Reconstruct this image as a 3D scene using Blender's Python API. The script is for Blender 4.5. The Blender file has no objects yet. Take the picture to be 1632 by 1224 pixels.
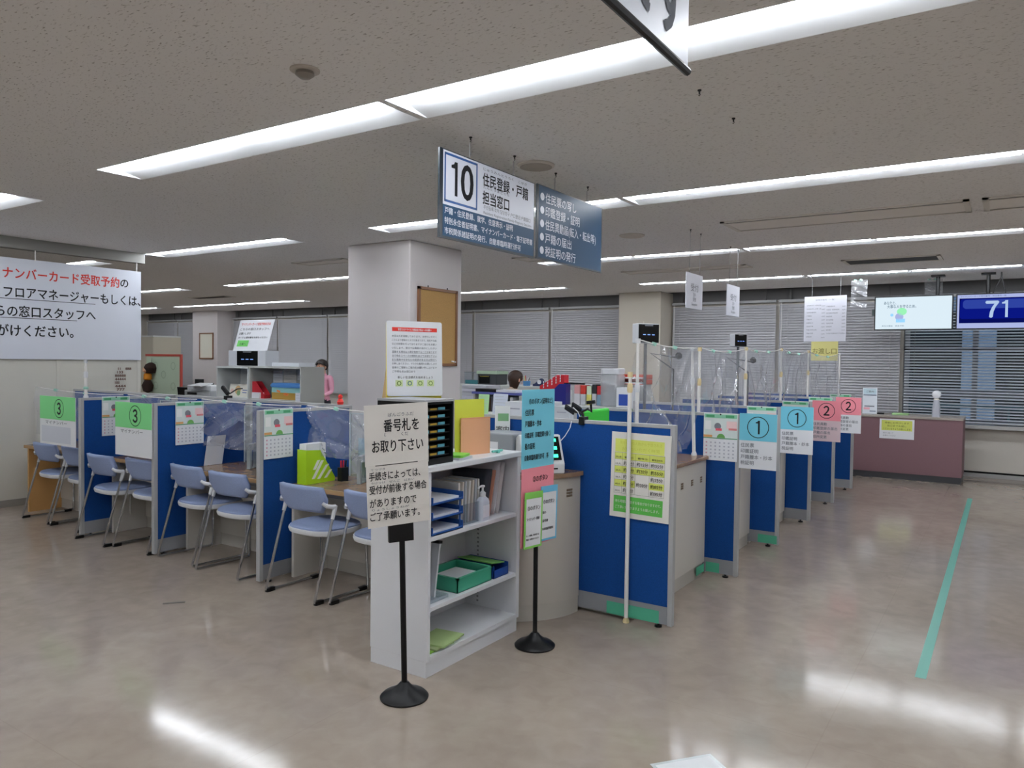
import bpy, bmesh, math, random
from mathutils import Vector, Matrix
random.seed(7)
SC = bpy.context.scene
COL = SC.collection
R = math.radians
# ---------------------------------------------------------------- camera, world, exposure
cd = bpy.data.cameras.new('camera'); cam = bpy.data.objects.new('camera', cd); COL.objects.link(cam)
cd.sensor_fit = 'HORIZONTAL'; cd.sensor_width = 36.0; cd.lens = 36.0 * 1204.9 / 1632.0
cd.clip_start = 0.05; cd.clip_end = 200
_y, _p, _r = R(33.36), R(1.717), R(0.717)
_f = Vector((-math.sin(_y) * math.cos(_p), math.cos(_y) * math.cos(_p), -math.sin(_p)))
_rt = Vector((math.cos(_y), math.sin(_y), 0)); _up = _rt.cross(_f)
_r2 = _rt * math.cos(_r) + _up * math.sin(_r); _u2 = _up * math.cos(_r) - _rt * math.sin(_r)
cam.matrix_world = Matrix((( _r2.x, _u2.x, -_f.x, 0), (_r2.y, _u2.y, -_f.y, 0), (_r2.z, _u2.z, -_f.z, 1.56), (0, 0, 0, 1)))
SC.camera = cam
W = bpy.data.worlds.new('world'); SC.world = W; W.use_nodes = True
W.node_tree.nodes['Background'].inputs[0].default_value = (0.50, 0.60, 0.78, 1)
W.node_tree.nodes['Background'].inputs[1].default_value = 0.8
SC.view_settings.view_transform = 'Standard'; SC.view_settings.look = 'None'
SC.view_settings.exposure = 0.45; SC.view_settings.gamma = 1.0; SC.view_settings.use_curve_mapping = False
SC.cycles.transparent_max_bounces = 24
TUBE = 30.0      # radiance of the fluorescent tubes

# ---------------------------------------------------------------- materials
def lin(c): return c / 12.92 if c <= 0.04045 else ((c + 0.055) / 1.055) ** 2.4
def hexc(h):
    h = h.lstrip('#'); return tuple(lin(int(h[i:i + 2], 16) / 255) for i in (0, 2, 4)) + (1,)
MATS = {}
def M(name, col='#cccccc', rough=0.5, metal=0.0, emit=0.0, spec=0.5, noise=0.0, nscale=8.0, bump=0.0, bscale=60.0, trans=0.0):
    if name in MATS: return MATS[name]
    m = bpy.data.materials.new(name); m.use_nodes = True; nt = m.node_tree; b = nt.nodes['Principled BSDF']
    c = hexc(col); b.inputs['Base Color'].default_value = c
    b.inputs['Roughness'].default_value = rough; b.inputs['Metallic'].default_value = metal
    b.inputs['Specular IOR Level'].default_value = spec
    if trans: b.inputs['Transmission Weight'].default_value = trans
    if emit:
        b.inputs['Emission Color'].default_value = c; b.inputs['Emission Strength'].default_value = emit
    if noise or bump:
        tc = nt.nodes.new('ShaderNodeTexCoord')
    if noise:
        n = nt.nodes.new('ShaderNodeTexNoise'); n.inputs['Scale'].default_value = nscale; n.inputs['Detail'].default_value = 4
        nt.links.new(tc.outputs['Object'], n.inputs['Vector'])
        r = nt.nodes.new('ShaderNodeValToRGB')
        r.color_ramp.elements[0].position = 0.3; r.color_ramp.elements[1].position = 0.7
        r.color_ramp.elements[0].color = tuple(x * (1 - noise) for x in c[:3]) + (1,)
        r.color_ramp.elements[1].color = tuple(min(1, x * (1 + noise)) for x in c[:3]) + (1,)
        nt.links.new(n.outputs['Fac'], r.inputs['Fac']); nt.links.new(r.outputs['Color'], b.inputs['Base Color'])
    if bump:
        n2 = nt.nodes.new('ShaderNodeTexNoise'); n2.inputs['Scale'].default_value = bscale; n2.inputs['Detail'].default_value = 3
        nt.links.new(tc.outputs['Object'], n2.inputs['Vector'])
        bp = nt.nodes.new('ShaderNodeBump'); bp.inputs['Strength'].default_value = bump; bp.inputs['Distance'].default_value = 0.01
        nt.links.new(n2.outputs['Fac'], bp.inputs['Height']); nt.links.new(bp.outputs['Normal'], b.inputs['Normal'])
    MATS[name] = m; return m
def emis(name, col, s):
    if name in MATS: return MATS[name]
    m = bpy.data.materials.new(name); m.use_nodes = True; nt = m.node_tree
    for n in list(nt.nodes): nt.nodes.remove(n)
    e = nt.nodes.new('ShaderNodeEmission'); e.inputs[0].default_value = hexc(col); e.inputs[1].default_value = s
    o = nt.nodes.new('ShaderNodeOutputMaterial'); nt.links.new(e.outputs[0], o.inputs[0]); MATS[name] = m; return m
def film(name, tint='#ffffff', gloss=0.06, rough=0.08, wr=0.0, wscale=6.0, milk=0.0):
    """clear plastic: mostly transparent, fresnel gloss, optional wrinkles and a little milkiness"""
    if name in MATS: return MATS[name]
    m = bpy.data.materials.new(name); m.use_nodes = True; nt = m.node_tree
    for n in list(nt.nodes): nt.nodes.remove(n)
    N = nt.nodes.new; L = nt.links.new
    t = N('ShaderNodeBsdfTransparent'); t.inputs[0].default_value = hexc(tint)
    d = N('ShaderNodeBsdfDiffuse'); d.inputs[0].default_value = (0.85, 0.87, 0.9, 1)
    mx0 = N('ShaderNodeMixShader'); mx0.inputs[0].default_value = milk; L(t.outputs[0], mx0.inputs[1]); L(d.outputs[0], mx0.inputs[2])
    g = N('ShaderNodeBsdfGlossy'); g.inputs['Roughness'].default_value = rough
    fr = N('ShaderNodeFresnel'); ge = N('ShaderNodeNewGeometry'); io = N('ShaderNodeMath'); io.operation = 'MULTIPLY_ADD'; io.inputs[1].default_value = 1 / 1.45 - 1.45; io.inputs[2].default_value = 1.45; L(ge.outputs['Backfacing'], io.inputs[0]); L(io.outputs[0], fr.inputs[0])
    ad = N('ShaderNodeMath'); ad.operation = 'ADD'; ad.inputs[1].default_value = gloss; L(fr.outputs[0], ad.inputs[0])
    mx = N('ShaderNodeMixShader'); L(ad.outputs[0], mx.inputs[0]); L(mx0.outputs[0], mx.inputs[1]); L(g.outputs[0], mx.inputs[2])
    if wr:
        tc = N('ShaderNodeTexCoord'); n = N('ShaderNodeTexNoise'); n.inputs['Scale'].default_value = wscale; n.inputs['Detail'].default_value = 2.5; n.inputs['Distortion'].default_value = 1.2
        L(tc.outputs['Object'], n.inputs['Vector']); bp = N('ShaderNodeBump'); bp.inputs['Strength'].default_value = wr; bp.inputs['Distance'].default_value = 0.05
        L(n.outputs['Fac'], bp.inputs['Height']); L(bp.outputs[0], g.inputs['Normal']); L(bp.outputs[0], fr.inputs['Normal'])
    o = N('ShaderNodeOutputMaterial'); L(mx.outputs[0], o.inputs[0]); MATS[name] = m; return m

def floor_mat():
    m = bpy.data.materials.new('polished_floor'); m.use_nodes = True; nt = m.node_tree; b = nt.nodes['Principled BSDF']
    N = nt.nodes.new; L = nt.links.new
    tc = N('ShaderNodeTexCoord')
    def noise(s, det, dist=0.0, sc=(1, 1, 1)):
        mp = N('ShaderNodeMapping'); mp.inputs['Scale'].default_value = sc; L(tc.outputs['Object'], mp.inputs[0])
        n = N('ShaderNodeTexNoise'); n.inputs['Scale'].default_value = s; n.inputs['Detail'].default_value = det; n.inputs['Distortion'].default_value = dist
        L(mp.outputs[0], n.inputs['Vector']); return n
    n1 = noise(1.1, 6, 0.8); n2 = noise(9, 8, 0.5); n3 = noise(2.2, 10, 0.7)
    r = N('ShaderNodeValToRGB'); e = r.color_ramp.elements
    e[0].position = 0.3; e[0].color = hexc('#8e8175'); e[1].position = 0.74; e[1].color = hexc('#a69a8d')
    mixf = N('ShaderNodeMix'); mixf.data_type = 'FLOAT'; mixf.inputs[0].default_value = 0.45; L(n1.outputs['Fac'], mixf.inputs[2]); L(n2.outputs['Fac'], mixf.inputs[3])
    L(mixf.outputs[0], r.inputs['Fac'])
    # pale scuffs and worn streaks
    r2 = N('ShaderNodeValToRGB'); r2.color_ramp.elements[0].position = 0.60; r2.color_ramp.elements[1].position = 0.78
    L(n3.outputs['Fac'], r2.inputs['Fac'])
    mx = N('ShaderNodeMix'); mx.data_type = 'RGBA'; mx.inputs[7].default_value = hexc('#b6aa9e')
    mm = N('ShaderNodeMath'); mm.operation = 'MULTIPLY'; mm.inputs[1].default_value = 0.35; L(r2.outputs['Color'], mm.inputs[0]); L(mm.outputs[0], mx.inputs[0])
    L(r.outputs['Color'], mx.inputs[6])
    # thin seams between sheets of flooring
    mp = N('ShaderNodeMapping'); mp.inputs['Location'].default_value = (0.62, 0.35, 0); L(tc.outputs['Object'], mp.inputs[0])
    br = N('ShaderNodeTexBrick'); br.offset = 0.0; br.inputs['Scale'].default_value = 1; br.inputs['Brick Width'].default_value = 1.82; br.inputs['Row Height'].default_value = 1.82
    br.inputs['Mortar Size'].default_value = 0.004; br.inputs['Mortar Smooth'].default_value = 0.6
    L(mp.outputs[0], br.inputs['Vector'])
    mx2 = N('ShaderNodeMix'); mx2.data_type = 'RGBA'; mx2.inputs[7].default_value = hexc('#7a6a5d'); 
    m3 = N('ShaderNodeMath'); m3.operation = 'MULTIPLY'; m3.inputs[1].default_value = 0.14; L(br.outputs['Fac'], m3.inputs[0]); L(m3.outputs[0], mx2.inputs[0])
    L(mx.outputs[2], mx2.inputs[6]); L(mx2.outputs[2], b.inputs['Base Color'])
    rr = N('ShaderNodeMapRange'); rr.inputs[3].default_value = 0.06; rr.inputs[4].default_value = 0.16; L(n1.outputs['Fac'], rr.inputs[0]); L(rr.outputs[0], b.inputs['Roughness'])
    b.inputs['Specular IOR Level'].default_value = 0.34
    nb = noise(2.2, 2, 0.3); bp = N('ShaderNodeBump'); bp.inputs['Strength'].default_value = 0.012; bp.inputs['Distance'].default_value = 0.05
    L(nb.outputs['Fac'], bp.inputs['Height']); L(bp.outputs[0], b.inputs['Normal'])
    return m
def ceiling_mat():
    m = bpy.data.materials.new('fissured_ceiling_board'); m.use_nodes = True; nt = m.node_tree; b = nt.nodes['Principled BSDF']
    N = nt.nodes.new; L = nt.links.new
    tc = N('ShaderNodeTexCoord'); mp = N('ShaderNodeMapping'); mp.inputs['Scale'].default_value = (42, 120, 1); L(tc.outputs['Object'], mp.inputs[0])
    n = N('ShaderNodeTexNoise'); n.inputs['Scale'].default_value = 1; n.inputs['Detail'].default_value = 3; L(mp.outputs[0], n.inputs['Vector'])
    r = N('ShaderNodeValToRGB'); e = r.color_ramp.elements; e[0].position = 0.60; e[0].color = hexc('#eceae8'); e[1].position = 0.72; e[1].color = hexc('#a5a09a')
    L(n.outputs['Fac'], r.inputs['Fac']); L(r.outputs['Color'], b.inputs['Base Color']); b.inputs['Roughness'].default_value = 0.95; b.inputs['Specular IOR Level'].default_value = 0.1
    return m

WHITE = M('white_enamel', '#e4e6ea', 0.35)
PAPER = M('paper', '#e6e8ec', 0.75)
CREAM = M('cream_paper', '#e3dfd8', 0.75)
BLACK = M('black_plastic', '#0d0e10', 0.4, spec=0.35)
INK = M('black_ink', '#15161a', 0.8)
GREYINK = M('grey_ink', '#70747c', 0.8)
BLUEF = M('blue_fabric', '#144589', 0.85, spec=0.2, noise=0.12, nscale=180)
ALU = M('grey_frame', '#a6a7a8', 0.45)
KICK = M('grey_kickplate', '#8f9195', 0.45)
CHROME = M('chrome', '#c8ccd2', 0.18, metal=1.0)
WOOD = M('brown_laminate', '#8a7059', 0.25, noise=0.12, nscale=14)
WOODE = M('tan_edge', '#b08d62', 0.4)
BEIGE = M('beige_panel', '#c9c5bd', 0.5)
CORK = M('cork', '#b08a55', 0.9, noise=0.25, nscale=150)
FRAMEW = M('brown_wood_frame', '#7d5334', 0.45)
GREEN = M('green_print', '#7fd68a', 0.7)
CYAN = M('cyan_print', '#72c8de', 0.6)
PINK = M('pink_print', '#ef8f9c', 0.7)
PALEBLUE = M('chair_fabric', '#8e9dc0', 0.8, noise=0.08, nscale=200)
WPLAST = M('white_plastic', '#dfe1e4', 0.4)
YEL = M('yellow_print', '#dfe14a', 0.7)
GREENTAPE = M('green_masking_tape', '#4fae8c', 0.6)
RED = M('red_plastic', '#cf2430', 0.4)
NAVY = M('navy_plastic', '#20227a', 0.35)
POLEW = M('white_pole', '#eceae6', 0.35)
COLLAR = M('cream_collar', '#dcc99a', 0.5)
VINYL = film('clear_vinyl', '#f6f7f9', gloss=0.03, rough=0.07, milk=0.17)
ACRYL = film('clear_acrylic', '#f0f5f8', gloss=0.03, rough=0.03, milk=0.05)
GLASS = film('window_glass', '#dde6ea', gloss=0.03, rough=0.0)
PILLAR = M('painted_pillar', '#cbc5c4', 0.75)

# ---------------------------------------------------------------- mesh builder
class MB:
    def __init__(s): s.v = []; s.f = []; s.m = []
    def add(s, vs, fs, m=0):
        o = len(s.v); s.v += [tuple(v) for v in vs]
        for f in fs: s.f.append(tuple(i + o for i in f)); s.m.append(m)
        return s
    def box(s, x0, x1, y0, y1, z0, z1, m=0):
        x0, x1 = min(x0, x1), max(x0, x1); y0, y1 = min(y0, y1), max(y0, y1); z0, z1 = min(z0, z1), max(z0, z1)
        return s.add([(x0, y0, z0), (x1, y0, z0), (x1, y1, z0), (x0, y1, z0), (x0, y0, z1), (x1, y0, z1), (x1, y1, z1), (x0, y1, z1)],
              [(0, 3, 2, 1), (4, 5, 6, 7), (0, 1, 5, 4), (1, 2, 6, 5), (2, 3, 7, 6), (3, 0, 4, 7)], m)
    def obox(s, c, size, rot=(0, 0, 0), m=0):
        from mathutils import Euler
        e = Euler(rot).to_matrix(); a, b, d = (q / 2 for q in size)
        vs = [Vector(c) + e @ Vector(p) for p in ((-a, -b, -d), (a, -b, -d), (a, b, -d), (-a, b, -d), (-a, -b, d), (a, -b, d), (a, b, d), (-a, b, d))]
        return s.add(vs, [(0, 3, 2, 1), (4, 5, 6, 7), (0, 1, 5, 4), (1, 2, 6, 5), (2, 3, 7, 6), (3, 0, 4, 7)], m)
    def tube(s, path, r, n=8, m=0, closed=False):
        P = [Vector(p) for p in path]; rs = r if isinstance(r, (list, tuple)) else [r] * len(P)
        rings = []; up = None
        for i, p in enumerate(P):
            a = P[i + 1] - p if i < len(P) - 1 else p - P[i - 1]
            b = p - P[i - 1] if i > 0 else a
            t = (a.normalized() + b.normalized())
            t = t.normalized() if t.length > 1e-6 else a.normalized()
            if up is None:
                up = Vector((0, 0, 1)) if abs(t.z) < 0.9 else Vector((0, 1, 0))
            sd = t.cross(up)
            if sd.length < 1e-4: sd = t.cross(Vector((1, 0, 0)))
            sd.normalize(); u = sd.cross(t).normalized(); up = u
            rings.append([p + (sd * math.cos(2 * math.pi * k / n) + u * math.sin(2 * math.pi * k / n)) * rs[i] for k in range(n)])
        vs = [v for rg in rings for v in rg]; fs = []
        for i in range(len(P) - 1):
            for k in range(n):
                a, b = i * n + k, i * n + (k + 1) % n
                fs.append((a, b, b + n, a + n))
        fs.append(tuple(range(n - 1, -1, -1))); fs.append(tuple((len(P) - 1) * n + k for k in range(n)))
        return s.add(vs, fs, m)
    def lathe(s, prof, c=(0, 0, 0), n=20, m=0):
        vs = []; fs = []
        for (r, z) in prof:
            for k in range(n):
                a = 2 * math.pi * k / n; vs.append((c[0] + r * math.cos(a), c[1] + r * math.sin(a), c[2] + z))
        for i in range(len(prof) - 1):
            for k in range(n):
                a, b = i * n + k, i * n + (k + 1) % n; fs.append((a, b, b + n, a + n))
        fs.append(tuple(range(n - 1, -1, -1))); fs.append(tuple((len(prof) - 1) * n + k for k in range(n)))
        return s.add(vs, fs, m)
    def prism(s, pts, axis, d0, d1, m=0):
        """pts: 2-D outline; axis x -> (y,z), y -> (x,z), z -> (x,y)"""
        def P(p, d): return {'x': (d, p[0], p[1]), 'y': (p[0], d, p[1]), 'z': (p[0], p[1], d)}[axis]
        n = len(pts); vs = [P(p, d0) for p in pts] + [P(p, d1) for p in pts]
        fs = [(i, (i + 1) % n, n + (i + 1) % n, n + i) for i in range(n)] + [tuple(range(n - 1, -1, -1)), tuple(range(n, 2 * n))]
        return s.add(vs, fs, m)
    def stack(s, outline, layers, m=0):
        """outline: 2-D pts; layers: (scale, z) rings"""
        n = len(outline); vs = []; fs = []
        for sc, z in layers:
            vs += [(x * sc, y * sc, z) for x, y in outline]
        for i in range(len(layers) - 1):
            for k in range(n):
                a, b = i * n + k, i * n + (k + 1) % n; fs.append((a, b, b + n, a + n))
        fs.append(tuple(range(n - 1, -1, -1))); fs.append(tuple((len(layers) - 1) * n + k for k in range(n)))
        return s.add(vs, fs, m)
    def grid(s, fn, nu, nv, m=0):
        vs = [fn(i / nu, j / nv) for j in range(nv + 1) for i in range(nu + 1)]
        return s.add(vs, [(j * (nu + 1) + i, j * (nu + 1) + i + 1, (j + 1) * (nu + 1) + i + 1, (j + 1) * (nu + 1) + i) for j in range(nv) for i in range(nu)], m)
    def build(s, name, mats, parent=None, smooth=False, bevel=0.0, loc=(0, 0, 0), rot=(0, 0, 0), solid=0.0, normals=True):
        if not isinstance(mats, (list, tuple)): mats = [mats]
        me = bpy.data.meshes.new(name); me.from_pydata(s.v, [], s.f)
        for mt in mats: me.materials.append(mt)
        me.polygons.foreach_set('material_index', s.m)
        if normals:
            bm = bmesh.new(); bm.from_mesh(me); bmesh.ops.recalc_face_normals(bm, faces=bm.faces); bm.to_mesh(me); bm.free()
        if smooth:
            me.polygons.foreach_set('use_smooth', [True] * len(me.polygons)); me.set_sharp_from_angle(angle=R(40))
        o = bpy.data.objects.new(name, me); COL.objects.link(o); o.location = loc; o.rotation_euler = rot
        if parent is not None: o.parent = parent
        if bevel:
            b = o.modifiers.new('bevel', 'BEVEL'); b.width = bevel; b.segments = 2; b.limit_method = 'ANGLE'
        if solid:
            b = o.modifiers.new('solid', 'SOLIDIFY'); b.thickness = solid; b.offset = 0
        return o
def rrect(x0, x1, y0, y1, r, n=4):
    pts = []
    for cx, cy, a0 in ((x1 - r, y1 - r, 0), (x0 + r, y1 - r, 90), (x0 + r, y0 + r, 180), (x1 - r, y0 + r, 270)):
        for k in range(n + 1):
            a = R(a0 + 90 * k / n); pts.append((cx + r * math.cos(a), cy + r * math.sin(a)))
    return pts
def tag(o, label, cat, group=None):
    o['label'] = label; o['category'] = cat
    if group: o['group'] = group
    return o
def struct(o): o['kind'] = 'structure'; return o
def thing(name, label, cat, loc=(0, 0, 0), rz=0.0, group=None):
    o = bpy.data.objects.new(name, None); o.empty_display_size = 0.1; COL.objects.link(o)
    o.location = loc; o.rotation_euler = (0, 0, rz); return tag(o, label, cat, group)
KIDS = {}
def dup(root, loc, rz=None, label=None, group=None, skip=()):
    kids = {}
    for o in bpy.data.objects:
        if o.parent is not None: kids.setdefault(o.parent.name, []).append(o)
    def cp(o, par):
        c = o.copy(); COL.objects.link(c)
        if par is not None: c.parent = par
        for k in kids.get(o.name, []):
            if k.name.split('.')[0] not in skip: cp(k, c)
        return c
    r = cp(root, None); r.location = loc
    if rz is not None: r.rotation_euler = (0, 0, rz)
    if label: r['label'] = label
    if group: r['group'] = group
    return r

# ---------------------------------------------------------------- lettering
_tc = bpy.data.curves.new('lettering_source', 'FONT'); _to = bpy.data.objects.new('lettering_source', _tc); COL.objects.link(_to)
_tc.resolution_u = 3
_cache = {}
def glyphs(body, bold=0.0):
    k = body
    if k in _cache: return _cache[k]
    _tc.body = body
    dg = bpy.context.evaluated_depsgraph_get(); dg.update()
    me = bpy.data.meshes.new_from_object(_to.evaluated_get(dg))
    vs = [(v.co.x, v.co.y) for v in me.vertices]; fs = [tuple(p.vertices) for p in me.polygons]
    bpy.data.meshes.remove(me)
    _cache[k] = (vs, fs); return vs, fs
class Sheet(MB):
    """a flat board in its own frame: u to the right, v up, printed side towards -Y; origin at the bottom centre"""
    def __init__(s, w, h, t=0.002, base=None, mats=None, corner=0.0):
        super().__init__(); s.w, s.h, s.t = w, h, t; s.mats = [base or PAPER]
        if corner: s.prism(rrect(-w / 2, w / 2, 0, h, corner), 'y', 0, t)
        else: s.box(-w / 2, w / 2, 0, t, 0, h)
    def mi(s, m):
        if m not in s.mats: s.mats.append(m)
        return s.mats.index(m)
    def poly(s, pts, m, lay=1):
        y = -0.0007 * lay; return s.add([(u, y, v) for u, v in pts], [tuple(range(len(pts)))], s.mi(m))
    def rect(s, u0, v0, u1, v1, m, lay=1):
        return s.poly([(min(u0, u1), min(v0, v1)), (max(u0, u1), min(v0, v1)), (max(u0, u1), max(v0, v1)), (min(u0, u1), max(v0, v1))], m, lay)
    def frame(s, u0, v0, u1, v1, w, m, lay=2):
        s.rect(u0, v0, u1, v0 + w, m, lay); s.rect(u0, v1 - w, u1, v1, m, lay); s.rect(u0, v0, u0 + w, v1, m, lay); s.rect(u1 - w, v0, u1, v1, m, lay)
    def disc(s, u, v, r, m, lay=1, n=20, sx=1.0):
        return s.poly([(u + sx * r * math.cos(2 * math.pi * k / n), v + r * math.sin(2 * math.pi * k / n)) for k in range(n)], m, lay)
    def ring(s, u, v, r0, r1, m, lay=2, n=28):
        y = -0.0007 * lay
        vs = [(u + r * math.cos(2 * math.pi * k / n), y, v + r * math.sin(2 * math.pi * k / n)) for r in (r0, r1) for k in range(n)]
        return s.add(vs, [(k, (k + 1) % n, n + (k + 1) % n, n + k) for k in range(n)], s.mi(m))
    def text(s, body, u, v, size, m=None, align='l', width=None, bold=0.0, lay=2, sx=1.0):
        """v = base line; size = em height; width stretches the line to that length"""
        vs, fs = glyphs(body, bold)
        if not vs: return s
        x0 = min(p[0] for p in vs); x1 = max(p[0] for p in vs); k = size * sx
        if width: k = width / max(1e-6, (x1 - x0))
        L = (x1 - x0) * k
        o = u - x0 * k - {'l': 0, 'c': L / 2, 'r': L}[align]; y = -0.0007 * lay
        for q, (du, dv) in enumerate(((-bold, 0), (bold, 0), (0, bold), (0, -bold)) if bold else ((0, 0),)):
            s.add([(o + p[0] * k + du * size, y - 0.00016 * q, v + (p[1] + dv) * size) for p in vs], fs, s.mi(m or INK))
        return s
    def one(s, u, v, h, m=None, lay=2):
        """plain figure 1: a stem with a short flag, no foot"""
        m = m or INK; w = 0.13 * h; s.rect(u - w / 2, v, u + w / 2, v + h, m, lay)
        s.poly([(u - w / 2, v + h * 0.80), (u - w / 2 - 0.17 * h, v + h * 0.80), (u - w / 2 - 0.17 * h, v + h * 0.88), (u - w / 2 - 0.05 * h, v + h * 0.92), (u - w / 2, v + h)], m, lay)
        return s
    def done(s, name, parent=None, **kw): return s.build(name, s.mats, parent, normals=False, **kw)

# ================================================================ SETTING
H = 2.77
XL, XR, YF, YB = -21.0, 4.5, -4.0, 12.6
struct(MB().box(XL, XR, YF, YB + 0.2, -0.1, 0).build('floor', floor_mat()))
ROWS = {1: (2.64, 2.95, [(-8.85, -6.33), (-5.0, -2.5), (-2.48, 0.02), (0.04, 2.54)]),
        2: (5.10, 5.41, [(-16.0, -13.5), (-12.3, -9.8), (-8.6, -6.15), (-4.98, -2.44), (-2.42, 0.08), (0.10, 2.6)]),
        3: (7.95, 8.25, [(-14.85, -12.34), (-11.08, -8.74), (-8.72, -6.2), (-4.9, -2.4), (-2.38, 0.12), (0.14, 2.64)]),
        4: (10.75, 11.05, [(-20.2, -17.66), (-16.92, -14.6), (-14.58, -12.32), (-8.58, -6.08), (-4.8, -2.36), (-2.34, 0.14), (0.16, 2.66)]),
        0: (0.2, 0.51, [(-7.5, -5.0), (-5.0, -2.5), (-2.48, 0.02), (0.04, 2.54)]),
        -1: (-2.2, -1.89, [(-5.0, -2.5), (-2.48, 0.02)])}
cm = ceiling_mat(); CB = MB(); ycur = YF
CE = 12.36
for k in sorted(ROWS, key=lambda k: ROWS[k][0]):
    y0, y1, seg = ROWS[k]
    CB.box(XL, XR, ycur, y0, H, H + 0.012); x = XL
    for a, b in seg:
        if a - x > 0.001: CB.box(x, a, y0, y1, H, H + 0.012)
        x = b
    CB.box(x, XR, y0, y1, H, H + 0.012); ycur = y1
CB.box(XL, XR, ycur, CE, H, H + 0.012); CB.box(XL, XR, CE - 0.012, CE, H, H + 0.14); CB.box(XL, XR, CE, YB + 0.2, H + 0.14, H + 0.16)
CB.box(XL, XR, YF, CE, H + 0.25, H + 0.27)
struct(CB.build('ceiling', cm))
WALLM = M('wall_paint', '#c6c1b8', 0.8); SHADEB = M('bulkhead_painted_shade', '#6f6e6e', 0.8)  # bulkhead band darkened in colour to paint in the curtain recess's shade
wb = MB(); wx0 = -1.33
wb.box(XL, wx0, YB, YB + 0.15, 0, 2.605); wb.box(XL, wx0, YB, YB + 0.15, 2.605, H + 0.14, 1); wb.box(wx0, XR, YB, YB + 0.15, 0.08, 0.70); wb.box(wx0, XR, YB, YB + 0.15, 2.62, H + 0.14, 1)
wb.box(wx0, XR, YB + 0.06, YB + 0.15, 0, 0.12, 2)
struct(wb.build('wall_back', [WALLM, SHADEB, BLACK]))
struct(MB().box(XR, XR + 0.1, YF, YB, 0, H + 0.14).build('wall_right', WALLM))
struct(MB().box(XL, XR, YF - 0.1, YF, 0, H + 0.14).build('wall_front', WALLM))
struct(MB().box(XL - 0.1, XL, YF, YB, 0, H + 0.14).build('wall_far_left', WALLM))
# low steel skirting under the window wall
struct(MB().box(wx0, XR, YB - 0.03, YB, 0, 0.055).build('baseboard_back', M('steel_skirting', '#9a9a98', 0.4)))
# window sill
struct(MB().box(wx0, XR, YB - 0.14, YB, 0.69, 0.745).build('trim_1', M('sill_grey', '#b4b4b4', 0.4), bevel=0.006))
# window with transoms
fm = M('window_frame_grey', '#8d9196', 0.45)
wf = MB()
for x in (-1.29, -0.42, 0.95, 2.3): wf.box(x - 0.035, x + 0.035, YB + 0.03, YB + 0.10, 0.745, 2.62)
wf.box(wx0, XR, YB + 0.03, YB + 0.10, 0.745, 0.80); wf.box(wx0, XR, YB + 0.03, YB + 0.10, 2.57, 2.62)
wf.box(wx0, XR, YB + 0.03, YB + 0.10, 1.80, 1.85); wf.box(wx0, XR, YB + 0.0, YB + 0.10, 1.12, 1.225)
w1 = struct(wf.build('window_1', fm))
MB().box(wx0, XR, YB + 0.06, YB + 0.066, 0.78, 2.6).build('pane', GLASS, w1)
# pillars
struct(MB().box(-5.935, -5.065, 5.80, 6.66, 0, H).build('wall_pillar', PILLAR, bevel=0.012))
pb = MB().box(-5.72, -4.95, 12.05, YB, 0, H, 0); pb.box(-5.70, -5.25, 12.035, 12.05, 0.9, 2.28, 0)
struct(pb.build('wall_pillar_window', M('beige_pillar', '#c4bdb0', 0.7)))
struct(MB().box(-18.05, -17.0, 12.05, YB, 0, H).build('wall_pillar_far', PILLAR))
# left partition the banner hangs on
wl = MB(); PW = M('partition_steel', '#c9c7bd', 0.5)
ys = [-3.0, -1.2, 0.6, 2.4, 4.12, 5.02]
for a, b in zip(ys[:-1], ys[1:]): wl.box(-8.62, -8.57, a + 0.004, b - 0.004, 0.06, 2.05, 0)
for y in ys[1:]: wl.box(-8.632, -8.565, y - 0.022, y + 0.022, 0.0, 2.10, 0)
wl.box(-8.62, -8.56, -3.0, 5.0, 0, 0.07, 1)
struct(wl.build('wall_left', [PW, M('stone_skirting', '#8e8a82', 0.5)], bevel=0.003))
# ceiling-mounted rail over the partition
struct(MB().box(-8.64, -8.54, -3.0, 5.08, 2.655, H).build('trim_2', M('grey_rail', '#8b8a86', 0.6)))

# ================================================================ CEILING LIGHTS
TR = M('trough_white', '#e6e8ea', 0.45); TUBEM = emis('tube_glow', '#f3f8ff', TUBE)
GREYT = M('dead_tube', '#cfd3d8', 0.4)
def ceiling_light(row, a, b, y0, y1, label):
    L = b - a; w = (y1 - y0); t = thing('ceiling_light', label, 'light', (a, (y0 + y1) / 2, H))
    m = MB(); hw = w / 2
    prof = [(-hw, 0.0), (-hw + 0.012, 0.078), (-0.005, 0.078), (0.018, 0.026), (hw, 0.0)]
    for (p, q) in zip(prof[:-1], prof[1:]):
        m.add([(0, p[0], p[1]), (L, p[0], p[1]), (L, q[0], q[1]), (0, q[0], q[1])], [(0, 1, 2, 3)])
    m.build('reflector_trough', TR, t, normals=False)
    for x0, x1 in ((0, 0.012), (L - 0.012, L)): MB().prism(prof, 'x', x0, x1).build('end_plate', TR, t)
    for x0, x1 in ((0.06, L / 2 - 0.03), (L / 2 + 0.03, L - 0.06)):
        MB().tube([(x0, -0.065, 0.017), (x1, -0.065, 0.017)], 0.019, 8).build('fluorescent_tube', TUBEM, t, smooth=True)
    return t
rown = {1: 'nearest row', 2: 'second row from the camera', 3: 'third row from the camera', 4: 'farthest row, nearest the blinds', 0: 'row overhead', -1: 'row behind the camera'}
ords = ['first', 'second', 'third', 'fourth', 'fifth', 'sixth', 'seventh']
for k, (y0, y1, seg) in ROWS.items():
    for i, (a, b) in enumerate(seg):
        ceiling_light(k, a, b, y0, y1, 'recessed fluorescent ceiling light, %s from the left in the %s' % (ords[i], rown[k]))
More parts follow.
